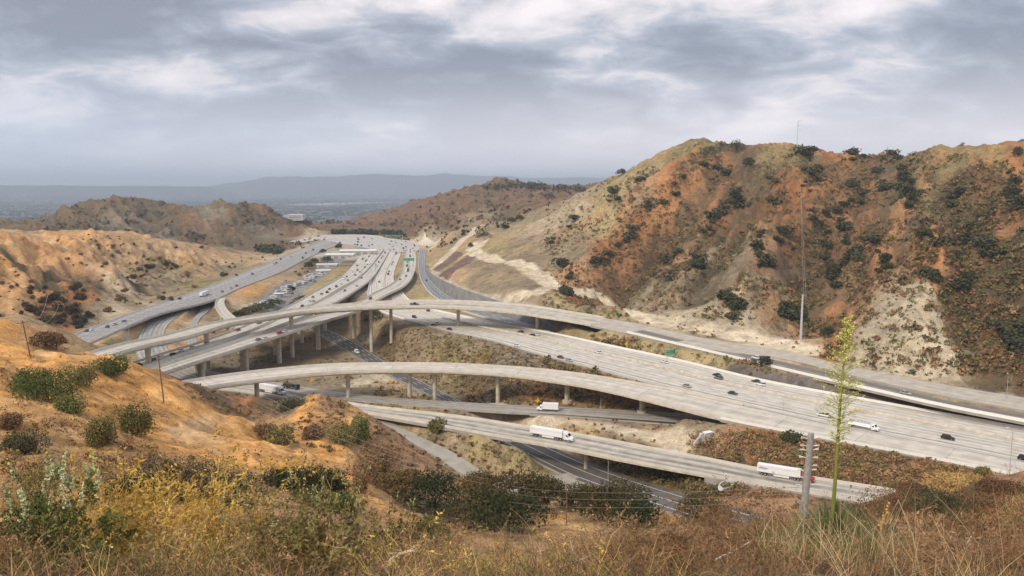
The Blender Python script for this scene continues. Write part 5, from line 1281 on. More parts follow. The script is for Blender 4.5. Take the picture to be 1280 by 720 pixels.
b = MB(); b.box((-.6, -.03, .75), (1.3, .05, 1.3)); b.build('opening', mat('shadowed_recess_paint', (.22, .22, .22), .8), e)
b = MB(); b.box((1.3, 1.1, 1.2), (.35, 2.4, 2.6)); b.build('side_wall', CONC2, e)
# open concrete drain box beside the lower road (white, trough like)
q = hit(905, 611)
e = empty('drain_trough', (q[0], q[1], q[2] - .2), .5); tag(e, 'white open trough tilted on the bank beside the truck lanes', 'drain')
prof = [(-1, 0.9), (-.9, .3), (-.45, 0), (.45, 0), (.9, .3), (1, .9)]; V = []; F = []
for x, s in ((-2.2, .75), (-.8, 1.1), (.9, 1.1), (2.3, .55)):
    V += [(x, a * s, b_ * 1.6 + .5) for a, b_ in prof] + [(x * 1.06, a * s * 1.16, b_ * 1.6 + .38 if b_ < .5 else b_ * 1.6 + .5) for a, b_ in prof]
for i in range(3):
    for q_ in range(5):
        F.append((i * 12 + q_, i * 12 + q_ + 1, i * 12 + 13 + q_, i * 12 + 12 + q_)); F.append((i * 12 + 7 + q_, i * 12 + 6 + q_, i * 12 + 18 + q_, i * 12 + 19 + q_))
    F.append((i * 12, i * 12 + 12, i * 12 + 18, i * 12 + 6)); F.append((i * 12 + 5, i * 12 + 11, i * 12 + 23, i * 12 + 17))
F.append(tuple(range(6, 12))); F.append(tuple(range(42, 48))[::-1])
o = link('shell', new_mesh('shell', V, F, [mat('white_fibreglass', (.72, .75, .68), .5)]), e); o.rotation_euler = (math.radians(25), 0, .15)
b = MB(); b.box((0, 0, .95), (3.4, 1.5, .06)); o = b.build('dark_lining', mat('dark_grey_green', (.07, .08, .06), .7), e); o.rotation_euler = (math.radians(25), 0, .15)  # flat dark sheet across the inside of the trough

# ------------------------------------------------------------------ valley yard: sheds, parked trailers
ROOFW = mat('white_roof_sheet', (.72, .71, .68), .5, var=.06); WALLB = mat('cream_wall', (.45, .42, .36), .8)
def shed(px, py, w, d, h, rz, label):
    q = hit(px, py); e = empty('warehouse', (q[0], q[1], q[2] - .5), rz); tag(e, label, 'building')
    b = MB(); b.box((0, 0, h / 2), (w, d, h)); wl = b.build('wall', WALLB, e)
    b = MB(); V = [(-w / 2 - .4, -d / 2 - .4, h), (w / 2 + .4, -d / 2 - .4, h), (w / 2 + .4, d / 2 + .4, h), (-w / 2 - .4, d / 2 + .4, h), (-w / 2 - .4, 0, h + d * .1), (w / 2 + .4, 0, h + d * .1)]
    b.add(V, [(0, 1, 5, 4), (2, 3, 4, 5), (0, 4, 3), (1, 2, 5), (3, 2, 1, 0)]); b.build('roof', ROOFW, e)
    n = max(2, int(w / 7))
    for i in range(n): b = MB(); b.box((-w / 2 + (i + .5) * w / n, -d / 2 - .03, h * .35), (w / n * .55, .05, h * .7)); b.build('roller_door', mat('grey_door', (.25, .25, .26), .6), e)
shed(448, 318, 40, 13, 5, .12, 'long white roofed warehouse, farther one in the valley yard')
shed(425, 323, 30, 12, 5, .12, 'white roofed warehouse, nearer one in the valley yard')
shed(409, 334, 20, 7, 3.5, .1, 'narrow white shed left of the two warehouses')
shed(404, 341, 13, 7, 3, .3, 'small white shed at the head of the parked trailers')
shed(348, 371, 7, 4, 3, .6, 'tiny white hut beside the tree clump above the long flyover')
def camper():
    e = empty('parked_trailer', (0, 0, 0)); b = MB(); b.box((0, 0, 1.75), (8, 2.5, 2.6)); b.build('body', mat('faded_white', (.50, .50, .49), .5, var=.15), e)
    b = MB(); b.box((0, -1.27, 2.0), (5, .04, .6)); b.box((0, 1.27, 2.0), (5, .04, .6)); b.build('window', GLASS, e)
    wheels(e, (-.6, .6), 1.1, .38); return e
cp = None; line = [(330, 381), (345, 373), (358, 365), (372, 357), (388, 349), (400, 343)]
spots = []
for i in range(40):
    f = i / 39 * 4.999; k = int(f); t = f - k; px = line[k][0] + (line[k + 1][0] - line[k][0]) * t; py = line[k][1] + (line[k + 1][1] - line[k][1]) * t
    spots.append((px + rr.uniform(-7, 6), py + rr.uniform(-2.6, 2.6)))
for px, py in spots:
    q = hit(px, py)
    if any((q[0] - a) ** 2 + (q[1] - b_) ** 2 < 20 for a, b_ in USED): continue
    USED.add((q[0], q[1]))
    o = camper() if cp is None else copy_tree(cp); cp = cp or o
    o.location = q; o.scale = (.8, .8, .8); o.rotation_euler = (0, 0, 1.2 + rr.choice([0, 0, 1.57]) + rr.uniform(-.15, .15))
    tag(o, 'white trailer parked in the crowded row of the valley yard', 'trailer', 'parked trailers in the valley yard')
for i in range(26):
    px, py = spots[rr.randrange(len(spots))]; q = hit(px + rr.uniform(-5, 5), py + rr.uniform(-3, 4))
    if any((q[0] - a) ** 2 + (q[1] - b_) ** 2 < 12 for a, b_ in USED): continue
    USED.add((q[0], q[1])); cn = rr.choice(['white', 'dark', 'grey', 'silver', 'black']); o = copy_tree(PROTO[('sedan', True)], None, COLS[cn]); o.location = q; o.rotation_euler = (0, 0, rr.uniform(0, 3))
    tag(o, '%s car parked among the white trailers of the valley yard' % cn, 'car', 'parked %s cars in the valley yard' % cn)
# white blocks of the town beyond
for i, (px, py, w, h, lab) in enumerate([(360, 272, 34, 14, 'pale blocky building, left one of the pair beyond the scrub hill'), (371, 274, 26, 10, 'pale blocky building, right one of the pair beyond the scrub hill')]):
    q = hit(px, py); e = empty('office_building', (q[0], q[1], q[2] - 2)); tag(e, lab, 'building')
    b = MB(); b.box((0, 0, h / 2), (w, 20, h)); b.build('wall', mat('pale_wall', (.62, .62, .62), .7), e)
    b = MB(); b.box((0, 0, h + .4), (w + 1, 21, .8)); b.build('roof', ROOFW, e)
    for r_ in range(3):
        b = MB(); b.box((0, -10.1, h * (.25 + .27 * r_)), (w * .9, .1, h * .1)); b.build('window', GLASS, e)
# building texture of the valley: far too many to count
m = MB(); rc = random.Random(11)
for i in range(4200):
    th = R(rc.uniform(-36, 14)); r_ = math.exp(rc.uniform(math.log(2500), math.log(15000))); x, y = r_ * math.sin(th), r_ * math.cos(th)
    zz = gz(x, y)
    if zz > -25: continue
    s = rc.uniform(7, 17) * (1 + r_ / 14000) * (2.2 if rc.random() < .06 else 1); m.box((x, y, zz + 2.2), (s, s * rc.uniform(.5, 1.1), rc.uniform(4, 8)), rc.choice([0, 0, 1, 2]), rz=rc.uniform(0, .3))
o = m.build('distant_town', [mat('town_pale', (.26, .26, .26), .8), mat('town_grey', (.09, .09, .09), .8), mat('town_tan', (.12, .11, .09), .8)]); tag(o, 'haze softened spread of valley buildings out to the far hills', 'town', kind='stuff')
# ------------------------------------------------------------------ vegetation
def leaf_mat(name, col, col2, var=.35, trans=0.0):
    if name in MATS: return MATS[name]
    m = bpy.data.materials.new(name); m.use_nodes = True; nt = m.node_tree; N, L = nt.nodes, nt.links; b = N['Principled BSDF']
    b.inputs['Roughness'].default_value = .8; b.inputs['Specular IOR Level'].default_value = .15
    oi = N.new('ShaderNodeObjectInfo'); geo = N.new('ShaderNodeNewGeometry')
    n = N.new('ShaderNodeTexNoise'); n.inputs['Scale'].default_value = .9; n.inputs['Detail'].default_value = 4; L.new(geo.outputs['Position'], n.inputs['Vector'])
    mx = N.new('ShaderNodeMix'); mx.data_type = 'RGBA'; mx.inputs[6].default_value = (*col, 1); mx.inputs[7].default_value = (*col2, 1)
    a = N.new('ShaderNodeMath'); a.operation = 'ADD'; L.new(n.outputs[0], a.inputs[0])
    mm = N.new('ShaderNodeMath'); mm.operation = 'MULTIPLY_ADD'; L.new(oi.outputs['Random'], mm.inputs[0]); mm.inputs[1].default_value = .5; mm.inputs[2].default_value = -.25; L.new(mm.outputs[0], a.inputs[1])
    mr = N.new('ShaderNodeMapRange'); mr.inputs['From Min'].default_value = .3; mr.inputs['From Max'].default_value = .7; L.new(a.outputs[0], mr.inputs['Value'])
    L.new(mr.outputs[0], mx.inputs[0]); L.new(mx.outputs[2], b.inputs['Base Color'])
    MATS[name] = m; return m
M_OAK = leaf_mat('oak_leaves', (.030, .042, .014), (.115, .085, .028))
M_OAK2 = leaf_mat('oak_leaves_rusty', (.06, .048, .016), (.15, .095, .035))
M_DKG = leaf_mat('chaparral_leaves', (.042, .052, .026), (.10, .095, .048))
M_BRN = leaf_mat('dry_brush_leaves', (.14, .078, .042), (.26, .16, .08))
M_BRN2 = leaf_mat('dark_dry_leaves', (.06, .038, .024), (.10, .07, .04))
M_GRN = leaf_mat('bright_leaves', (.075, .10, .025), (.17, .18, .055))
M_OLV = leaf_mat('olive_leaves', (.11, .105, .032), (.24, .20, .07))
M_YEL = leaf_mat('golden_sprigs', (.50, .30, .06), (.66, .46, .13))
M_TWG = leaf_mat('dry_twigs', (.20, .10, .048), (.44, .27, .145))
M_GRS = leaf_mat('dry_grass_blades', (.42, .26, .095), (.58, .40, .17))
M_GRS2 = leaf_mat('pale_straw', (.50, .38, .20), (.62, .50, .30))
M_GRN2 = leaf_mat('yucca_blades', (.12, .145, .055), (.26, .25, .11))
M_PLM = leaf_mat('pale_plumes', (.44, .46, .21), (.60, .59, .36))
M_BRK = leaf_mat('bark', (.10, .07, .045), (.18, .13, .09))
M_DED = leaf_mat('bleached_wood', (.55, .50, .42), (.72, .67, .58))
M_YSTK = leaf_mat('yucca_green_stalk', (.20, .22, .05), (.36, .34, .09))
M_YFLW = leaf_mat('yucca_pods', (.46, .48, .09), (.62, .60, .18))
def leaves(rng, V, F, cen, rad, n, size, flat=.75, shell=.55, squash=1.0):
    """n small leaf-clump faces through the volume of an ellipsoid"""
    d = rng.normal(size=(n, 3)); d /= np.linalg.norm(d, axis=1)[:, None]; r_ = (shell + (1 - shell) * rng.rand(n)) ** .6 * (1 + .38 * rng.rand(n) ** 4)
    p = np.array(cen) + d * r_[:, None] * np.array(rad)
    p[:, 2] = np.maximum(p[:, 2], 0.02)
    a = rng.normal(size=(n, 3)); a /= np.linalg.norm(a, axis=1)[:, None]; b = np.cross(a, d * .6 + rng.normal(size=(n, 3)) * .6); b /= (np.linalg.norm(b, axis=1)[:, None] + 1e-9)
    s = size * (.6 + .8 * rng.rand(n))[:, None]
    k = len(V)
    q = np.stack([p - a * s * .5 - b * s * .35, p + a * s * .5 - b * s * .3, p + a * s * .35 + b * s * .45, p - a * s * .4 + b * s * .4], 1).reshape(-1, 3)
    V.extend(map(tuple, q)); F.extend([(k + 4 * i, k + 4 * i + 1, k + 4 * i + 2, k + 4 * i + 3) for i in range(n)])
def shrub_mesh(name, seed, m, w, h, n, size, lumps=6):
    rng = np.random.RandomState(seed); V = []; F = []
    for i in range(lumps):
        a = rng.rand() * 6.28; rr_ = rng.rand() ** .5 * w * .36; s = .28 + .42 * rng.rand()
        leaves(rng, V, F, (math.cos(a) * rr_, math.sin(a) * rr_, h * (.30 + .25 * rng.rand())), (w * .5 * s, w * .5 * s, h * .5 * (s + .2)), n // lumps, size)
    return new_mesh(name, V, F, [m])
def stems_mesh(seed, w, h, m, n=7, r_=.03):
    b = MB(); rg = random.Random(seed)
    for i in range(n):
        a = rg.uniform(0, 6.28); d = rg.uniform(.15, .42) * w; b.tube([(0, 0, -.3), (math.cos(a) * d * .4, math.sin(a) * d * .4, h * .35), (math.cos(a) * d, math.sin(a) * d, h * .75)], [r_ * 1.5, r_, r_ * .5], 5)
    return new_mesh('stem', b.V, b.F, [m])
def make_shrub(name, seed, m, w, h, n, size, lumps=6, stem=True):
    e = empty(name, (0, 0, 0)); link('foliage', shrub_mesh('foliage', seed, m, w, h, n, size, lumps), e)
    if stem: link('stem', stems_mesh(seed, w, h, M_BRK), e)
    return e
def make_tree(name, seed, m, w, h, n, size, trunk=.3, lumps=16, th=.35):
    rng = np.random.RandomState(seed); rg = random.Random(seed); e = empty(name, (0, 0, 0)); V = []; F = []; b = MB()
    b.tube([(0, 0, -.5), (w * .02, 0, h * th * .5), (w * .04, w * .02, h * th)], [trunk, trunk * .8, trunk * .62], 9)
    for i in range(lumps):
        a = 2.4 * i + rng.rand() * .6; u = (i + .5) / lumps; rr_ = w * .40 * math.sqrt(u) ; zc = h * (.36 + .44 * (1 - u) + .12 * (rng.rand() - .5)); s = .17 + .12 * rng.rand()
        c = (math.cos(a) * rr_, math.sin(a) * rr_, zc)
        leaves(rng, V, F, c, (w * s, w * s, h * s * .85), n // lumps, size, shell=.4)
        b.tube([(w * .04, w * .02, h * th), (c[0] * .5, c[1] * .5, h * th + (c[2] - h * th) * .6), c], [trunk * .4, trunk * .22, trunk * .08], 6)
    tr = b.build('trunk', M_BRK, e, smooth=True); link('crown', new_mesh('crown', V, F, [m]), e); return e
VP = {}
def put_plant(proto_key, maker, q, s, rz, label, cat, group=None, nm=None, sink=.15):
    if proto_key not in VP: o = maker(); VP[proto_key] = o
    else:
        o = copy_tree(VP[proto_key])
    o.location = (q[0], q[1], q[2] - sink * s); o.scale = (s, s, s * 1.0); o.rotation_euler = (0, 0, rz)
    if 'group' in o: del o['group']
    tag(o, label, cat, group); return o
vr = random.Random(21)
# ---- oaks of the ravine and single trees, each placed where its foot stands
def on_ground(px, py, D=None):
    if D is None: return hit(px, py)
    p = PD(px, py, D); return (p[0], p[1], gz(p[0], p[1]))
def oak(i, px, py, D, w, h, label, m=None, n=3000):
    w *= 1.18; h *= 1.12; q = on_ground(px, py, D); w = w * D / FPX; top = PD(px, py - h, D)[2]; h = max(top - q[2], w * .55)
    e = make_tree('oak_tree', 100 + i, m or (M_OAK if i % 3 else M_OAK2), w, h, n, .36 if w > 9 else .28, trunk=.3, lumps=18, th=.15)
    e.location = (q[0], q[1], q[2] - .3); tag(e, label, 'tree')
OAKS = [(500, 640, 165, 62, 45, 'bushy oak at the foot of the orange slope, leftmost in the ravine'), (542, 655, 162, 74, 62, 'brown tinged oak second from the left in the ravine'),
 (600, 675, 150, 78, 62, 'dark green oak in the middle of the ravine clump, nearest the camera'), (645, 655, 168, 78, 62, 'rounded oak at the heart of the ravine clump'), (682, 650, 172, 55, 52, 'oak at the right end of the main ravine clump by the road pad'),
 (640, 685, 138, 85, 58, 'deep green oak below the right end of the ravine clump'), (600, 632, 190, 50, 34, 'small oak at the back of the ravine clump beside the pale access road'), (728, 645, 180, 48, 36, 'dark small oak left of the big brown crowned oak'),
 (777, 672, 158, 72, 64, 'big oak with a brown tinged crown in front of the dark street'), (752, 668, 160, 48, 56, 'slim dark oak against the left side of the big oak'), (797, 692, 145, 56, 52, 'low oak at the right foot of the big oak'),
 (870, 651, 200, 44, 36, 'dark tree overhanging the far end of the street'), (897, 655, 190, 40, 30, 'low tree right of the dark one at the end of the street'), (470, 612, 180, 34, 30, 'small bushy oak high on the slope left of the ravine clump')]
for i, (px, py, D, w, h, lab) in enumerate(OAKS): oak(i, px, py, D, w, h, lab)
TREES = [(605, 300, 15, 10, 'broad dark tree beside the pale clearing on the right shoulder'), (588, 309, 5, 5, 'small round tree at the dirt track junction'), (640, 279, 9, 7, 'round tree left of the pair on the shoulder ridge'), (650, 276, 10, 7, 'right tree of the pair on the shoulder ridge'), (632, 286, 8, 5, 'low tree under the pair on the shoulder ridge'),
 (777, 219, 11, 7, 'lone dark tree on the slope skyline'), (920, 191, 15, 12, 'big dark tree at the left end of the mountain top'), (888, 197, 13, 11, 'second big tree on the mountain top, left of the biggest'), (936, 208, 10, 8, 'dark tree just below the mountain top'),
 (957, 459, 6, 5, 'dark round bush tree between freeway and narrow ramp'), (1035, 422, 6, 6, 'dark tree at the foot of the pale cut slope beside the pole'), (57, 436, 8, 5.5, 'purple brown round tree below the tan knoll'), (70, 437, 6, 5.5, 'dark green tree touching the purple brown one'),
 (395, 408, 9, 7, 'dark tree under the flyover between the columns'), (470, 402, 9, 8, 'dark tree in the hollow under the long flyover'), (462, 404, 7, 6, 'second dark tree in the hollow under the long flyover'),
 (325, 389, 14, 6, 'dark tree, right part of the clump above the long flyover'), (311, 392, 12, 5, 'dark tree, middle of the clump above the long flyover'), (300, 395, 9, 4, 'dark tree, left end of the clump above the long flyover'), (342, 384, 14, 7, 'big dark tree of the clump beside the tiny white hut'),
 (379, 380, 13, 7, 'dark tree left of the carriageway by the parked trailers'), (372, 386, 11, 6, 'dark tree at the foot of the carriageway embankment'), (364, 363, 6, 4, 'small dark tree among the parked trailers'), (393, 331, 9, 8, 'left tree of the dark pair on the yard bank'), (386, 336, 9, 8, 'lower tree of the dark pair on the yard bank'), (409, 329, 13, 8, 'dark tree directly left of the warehouses'),
 (423, 311, 8, 6, 'small tree above the warehouses'), (404, 316, 8, 5, 'small tree on the bank below the left freeway end'), (1272, 196, 6, 7, 'dark tree at the right end of the mountain skyline')]
for i, (px, py, w, h, lab) in enumerate(TREES):
    q = hit(px, py)
    if q is None: continue
    m_ = M_DKG; e = make_tree('round_tree', 300 + i, M_BRN if 'purple' in lab else m_, w, h, 900, .6 if q[1] > 500 else .45, trunk=.22, lumps=10, th=.2)
    e.location = (q[0], q[1], q[2] - .3); tag(e, lab, 'tree')
# ---- named bushes of the near left hill
BUSH = [(62, 500, 78, 50, M_GRN, 'largest bright green bush on the orange hill crest'), (35, 488, 40, 34, M_GRN, 'green bush against the left side of the largest one'), (98, 480, 50, 26, M_OLV, 'olive bush right of the largest green bush on the crest'), (141, 467, 38, 26, M_GRN, 'round green bush on the crest in front of the bridge end'),
 (174, 543, 52, 44, M_OLV, 'round olive bush below the reddish wooden pole'), (90, 516, 34, 26, M_GRN, 'small green bush below the largest bright one'), (128, 556, 34, 40, M_OLV, 'olive bush left of the round one below the pole'), (28, 568, 52, 32, M_DKG, 'low dark green bush near the left edge'), (8, 533, 30, 18, M_BRN, 'brown bush at the left edge above the dark green one'),
 (349, 556, 37, 32, M_OLV, 'round olive bush at the saddle between the orange slopes'), (326, 546, 34, 20, M_BRN, 'brown bush touching the olive one at the saddle'), (447, 552, 28, 38, M_GRN, 'bright green bush on the reddish knob'), (418, 554, 48, 30, M_OLV, 'olive bush left of the bright green one on the knob'), (392, 545, 30, 18, M_BRN, 'low brown bush on the left flank of the knob'),
 (55, 640, 78, 78, M_OLV, 'sparse olive bush at the lower left'), (12, 690, 50, 50, M_GRN, 'bright green bush at the left edge bottom'), (60, 682, 60, 50, M_DKG, 'dark bush behind the white plumed shrub'), (205, 624, 90, 58, M_DKG, 'dark green thicket behind the golden shrub, left part'), (246, 626, 90, 62, M_DKG, 'dark green thicket behind the golden shrub, middle part'), (290, 632, 76, 44, M_DKG, 'dark green thicket behind the golden shrub, right part'), (168, 620, 60, 30, M_DKG, 'low dark bush at the left end of the green thicket'),
 (354, 612, 48, 34, M_OAK, 'dark bush, left end of the row under the orange slope'), (384, 614, 50, 38, M_OAK, 'dark bush, middle of the row under the orange slope'), (418, 618, 42, 40, M_OAK, 'dark bush, right end of the row under the orange slope'), (428, 642, 48, 34, M_GRN, 'green bush below the dark row'), (385, 632, 72, 22, M_OLV, 'low olive bush below the dark row'), (535, 684, 58, 40, M_GRN, 'green bush right of the white plume sprigs'), (452, 615, 22, 30, M_BRN, 'reddish brown bush right of the dark row'), (480, 578, 50, 30, M_BRN, 'brown bush on the right flank of the knob'), (458, 600, 46, 42, M_BRN, 'tall brown bush on the slope above the dark row'),
 (1178, 648, 66, 44, M_DKG, 'dark round bush on the brown spur at lower right'), (1128, 642, 84, 36, M_BRN, 'brown brush at the tip of the lower right spur'), (1250, 622, 52, 26, M_BRN, 'brown brush on the spur right of the dark bush'), (1195, 608, 80, 12, M_GRS, 'golden dry tuft on top of the lower right spur'), (1225, 642, 60, 30, M_BRN, 'reddish brush below the spur right of the dark bush'), (1150, 620, 50, 14, M_BRN, 'low brush on the spur crest left of the golden tuft'),
 (742, 567, 22, 12, M_DKG, 'dark shrub under the right end of the low bridge'), (548, 538, 20, 17, M_OLV, 'round shrub against the low bridge left of its span'), (990, 551, 26, 14, M_DKG, 'dark shrub at the viaduct abutment'), (1232, 594, 20, 14, M_OLV, 'green shrub at the near barrier of the wide freeway'), (708, 368, 18, 12, M_DKG, 'dark shrub at the dirt track bend'), (360, 512, 34, 16, M_DKG, 'dark scrub patch left of the orange knob')]
for i, (px, py, w, h, m, lab) in enumerate(BUSH):
    q = hit(px, py)
    if q is None: continue
    D_ = q[1]; w = w * D_ / FPX * 1.05; h = h * D_ / FPX * 1.1
    e = make_shrub('bush', 500 + i, m, w, h, 5200 if D_ < 130 else 2400, max(.035, .0016 * D_), 12); e.location = (q[0], q[1], q[2] - .1 * h); tag(e, lab, 'bush')
    e.rotation_euler = (0, 0, i)
# ---- counted hillside shrubs: the mountain gullies
LINES = [[(870,200),(855,222),(838,240)],[(800,222),(796,232)],[(765,245),(772,250)],[(822,248),(805,264),(838,244)],[(742,338),(760,325),(775,310),(792,288)],[(880,205),(905,215),(915,235)],[(926,238),(910,255),(895,275),(938,245),(905,265)],[(880,270),(890,292),(870,297)],
 [(1052,278),(1062,295),(1046,263),(1072,250),(1080,240),(1055,238)],[(1040,330),(1045,350),(1028,310),(1062,300)],[(1130,215),(1136,240),(1140,260),(1124,236)],[(1200,240),(1190,262)],[(1265,215),(1270,240),(1258,250),(1280,262)],[(1228,300),(1240,322)],[(1000,382),(985,392),(1010,402)],[(1240,400),(1260,420),(1270,440),(1280,400)],
 [(1010,191),(1016,193)],[(1052,196),(1066,197),(1083,198)],[(1104,198),(1122,197),(1137,196)],[(960,215),(975,240),(965,260)],[(1005,210),(1020,225),(1008,240)],[(1090,300),(1110,330),(1100,350)],[(900,370),(915,378)],[(925,405),(917,384)],[(700,330),(715,350)],[(845,350),(830,330),(850,310)],[(1060,330),(1075,320)],[(950,290),(945,310),(960,330)],[(975,290),(990,310)],[(1180,300),(1200,320),(1210,290)],[(1150,290),(1165,300)],[(870,320),(880,340)],[(730,280),(715,290)],[(685,300),(690,310)],[(1160,345),(1190,360),(1215,345)],[(1100,220),(1110,240)],[(1030,260),(1020,280),(1035,300)],[(1240,260),(1225,280)]]
cnt = 0; CAND = []
for li, ln in enumerate(LINES):
    for a, b_ in zip(ln[:-1], ln[1:]):
        for k in range(7):
            t = vr.random(); q = hit(a[0] + (b_[0] - a[0]) * t + vr.gauss(0, 4), a[1] + (b_[1] - a[1]) * t + vr.gauss(0, 3.4))
            if q is None or q[1] < 300 or q[1] > 900: continue
            CAND.append((vr.uniform(1.0, 2.1) / q[1], q, 'gully'))
CAND.sort(key=lambda c: -c[0]); CAND = CAND[:296]
CLUMPS = [((35, 388), 8), ((45, 365), 4), ((70, 375), 8), ((85, 388), 8), ((100, 372), 7), ((95, 360), 5), ((75, 404), 9), ((98, 404), 9), ((118, 395), 4), ((205, 372), 4), ((180, 340), 5), ((215, 335), 5), ((165, 352), 3), ((260, 305), 4), ((280, 345), 3)]
for ap, q, kd in CAND:
    s = min(2.1, ap * q[1]) * vr.choice((.45, .6, .8, 1, 1.15)); v = vr.randrange(5)
    put_plant(('chap', v), lambda: make_shrub('chaparral_shrub', 700 + v, M_DKG, 4.2, 3.4, 260, .55, 6), q, s, vr.uniform(0, 6), 'dark green shrub in the scrub filled gullies of the brown mountain', 'shrub', 'dark shrubs in the mountain gullies').scale = (s * vr.uniform(.9, 1.6), s * vr.uniform(.8, 1.2), s * vr.uniform(.6, 1.0))
for (cx_, cy_), nn in CLUMPS:
    for k in range(nn):
        q = hit(cx_ + vr.gauss(0, 7), cy_ + vr.gauss(0, 3)); v = vr.randrange(3)
        put_plant(('gul', v), lambda: make_shrub('gully_shrub', 900 + v, M_DKG if v == 0 else M_BRN2, 4.4, 3.2, 260, .5, 6, stem=False), q, vr.uniform(.7, 1.5), vr.uniform(0, 6), 'dark brown shrub crowding the gullies of the orange hill at left', 'shrub', 'shrubs in the gullies of the left hill')
# scattered smaller bushes on the tan hills at the left
rngS = np.random.RandomState(9); n_put = 0; tries = 0
while n_put < 200 and tries < 6000:
    tries += 1; px = vr.uniform(0, 400); py = vr.uniform(292, 430); q = hit(px, py)
    if q is None or q[1] < 330 or q[1] > 1150: continue
    if float(samp(nearroad, np.array([q[0]]), np.array([q[1]]))[0]) < 4: continue
    if float(fbm(np.array([q[0]]), np.array([q[1]]), 70, 3, ox=30)[0]) < .47: continue
    v = vr.randrange(3); n_put += 1
    put_plant(('sage', v), lambda: make_shrub('sage_bush', 800 + v, M_BRN if v else M_OLV, 3.2, 2.2, 160, .5, 4, stem=False), q, vr.choice((.5, .6, .7, .8, 1.0, 1.5)), vr.uniform(0, 6), 'small dark dry bush dotting the tan and orange hills at left', 'bush', 'small bushes dotting the left hills')
# ---- uncounted low scrub (one mesh)
def scrub_field(name, label, n, region, size, hgt, mats, nl=9, seed=1, thr=.45, ns=40, lf=.42):
    rng = np.random.RandomState(seed); V = []; F = []; M_ = []; got = 0
    px = rng.uniform(region[0], region[2], n); py = rng.uniform(region[1], region[3], n)
    for a, b_ in zip(px, py):
        q = hit(a, b_)
        if q is None or not (region[4] < q[1] < region[5]): continue
        if float(samp(nearroad, np.array([q[0]]), np.array([q[1]]))[0]) < 1.0 - 3.0: continue
        w_ = float(samp(ALB[..., 3], np.array([q[0]]), np.array([q[1]]))[0])
        cl = float(fbm(np.array([q[0]]), np.array([q[1]]), ns, 3, ox=40)[0]) + (.9 * (.58 - float(samp(RLc, np.array([q[0]]), np.array([q[1]]))[0])) * float(samp(rm, np.array([q[0]]), np.array([q[1]]))[0]))
        if cl < thr + .25 * (.5 - w_) or rng.rand() > .15 + w_: continue
        s = size * (.45 + rng.rand() ** 2 * 1.2); k = len(F); v0 = len(V)
        tmpV = []; tmpF = []
        leaves(rng, tmpV, tmpF, (0, 0, s * hgt * .4), (s * .5, s * .5, s * hgt * .5), nl, s * lf, shell=.3)
        V.extend([(x + q[0], y + q[1], z + q[2] - .05) for x, y, z in tmpV]); F.extend([tuple(i + v0 for i in f) for f in tmpF]); mi = rng.randint(len(mats)); M_ += [mi] * len(tmpF)
        got += 1
    o = link(name, new_mesh(name, V, F, mats, M_)); tag(o, label, 'scrub', kind='stuff'); print(name, got, len(F))
scrub_field('mountain_scrub', 'low brown and olive scrub scattered over the right mountain', 15000, (680, 180, 1280, 470, 280, 900), 2.4, .7, [M_BRN, M_OLV, M_BRN, M_DKG, M_TWG, M_OLV], 15, 1, .40, 40, .3)
scrub_field('roadside_scrub', 'dry brush covering the banks between the roads', 12000, (220, 385, 1280, 640, 200, 480), 1.3, .6, [M_BRN, M_OLV, M_BRN, M_BRN], 8, 2, .36, 18)
def thicket():
    rng = np.random.RandomState(55); V = []; F = []; M_ = []
    for ln in LINES:
        for a, b_ in zip(ln[:-1], ln[1:]):
            for k in range(34):
                t = rng.rand() * 1.3 - .15; q = hit(a[0] + (b_[0] - a[0]) * t + rng.randn() * 7, a[1] + (b_[1] - a[1]) * t + rng.randn() * 5.5)
                if q is None or q[1] < 300 or q[1] > 900: continue
                tv = []; tf = []; s = rng.uniform(.9, 3.0); leaves(rng, tv, tf, (0, 0, s * .3), (s * .6, s * .6, s * .35), 16, s * .26, shell=.3); v0 = len(V)
                V.extend([(x + q[0], y + q[1], z + q[2] - .05) for x, y, z in tv]); F.extend([tuple(i + v0 for i in f) for f in tf]); M_ += [rng.randint(4)] * len(tf)
    o = link('gully_thicket', new_mesh('gully_thicket', V, F, [M_DKG, M_BRN2, M_OLV, M_DKG], M_)); tag(o, 'continuous low dark thicket filling the gullies of the brown mountain', 'scrub', kind='stuff')
thicket()
scrub_field('bank_scrub', 'dense brown brush on the bank between truck lanes and wide freeway', 6500, (860, 540, 1290, 622, 205, 290), 1.9, .7, [M_BRN, M_OLV, M_TWG, M_BRN], 24, 12, .33, 12, .2)
scrub_field('bank_scrub', 'dense mottled brush on the bank between wide freeway and curved viaduct', 7000, (470, 400, 800, 512, 290, 440), 1.5, .6, [M_OLV, M_BRN, M_TWG, M_BRN2, M_OLV], 12, 13, .20, 12, .3)
scrub_field('bank_scrub', 'green and brown brush on the bank beside the dark street', 1500, (740, 572, 930, 622, 205, 262), 1.9, .8, [M_OLV, M_BRN, M_DKG, M_OLV], 24, 14, .2, 12, .2)
scrub_field('far_hill_scrub', 'dark scrub spots on the far valley hills', 4200, (30, 225, 760, 315, 900, 2100), 5.5, .7, [M_BRN, M_DKG, M_DKG], 6, 3, .42, 90)
scrub_field('slope_scrub', 'low tufts over the orange foreground hill', 9000, (0, 430, 640, 680, 60, 260), .9, .8, [M_GRS, M_BRN, M_GRS, M_OLV, M_TWG], 24, 4, .31, 14, .17)
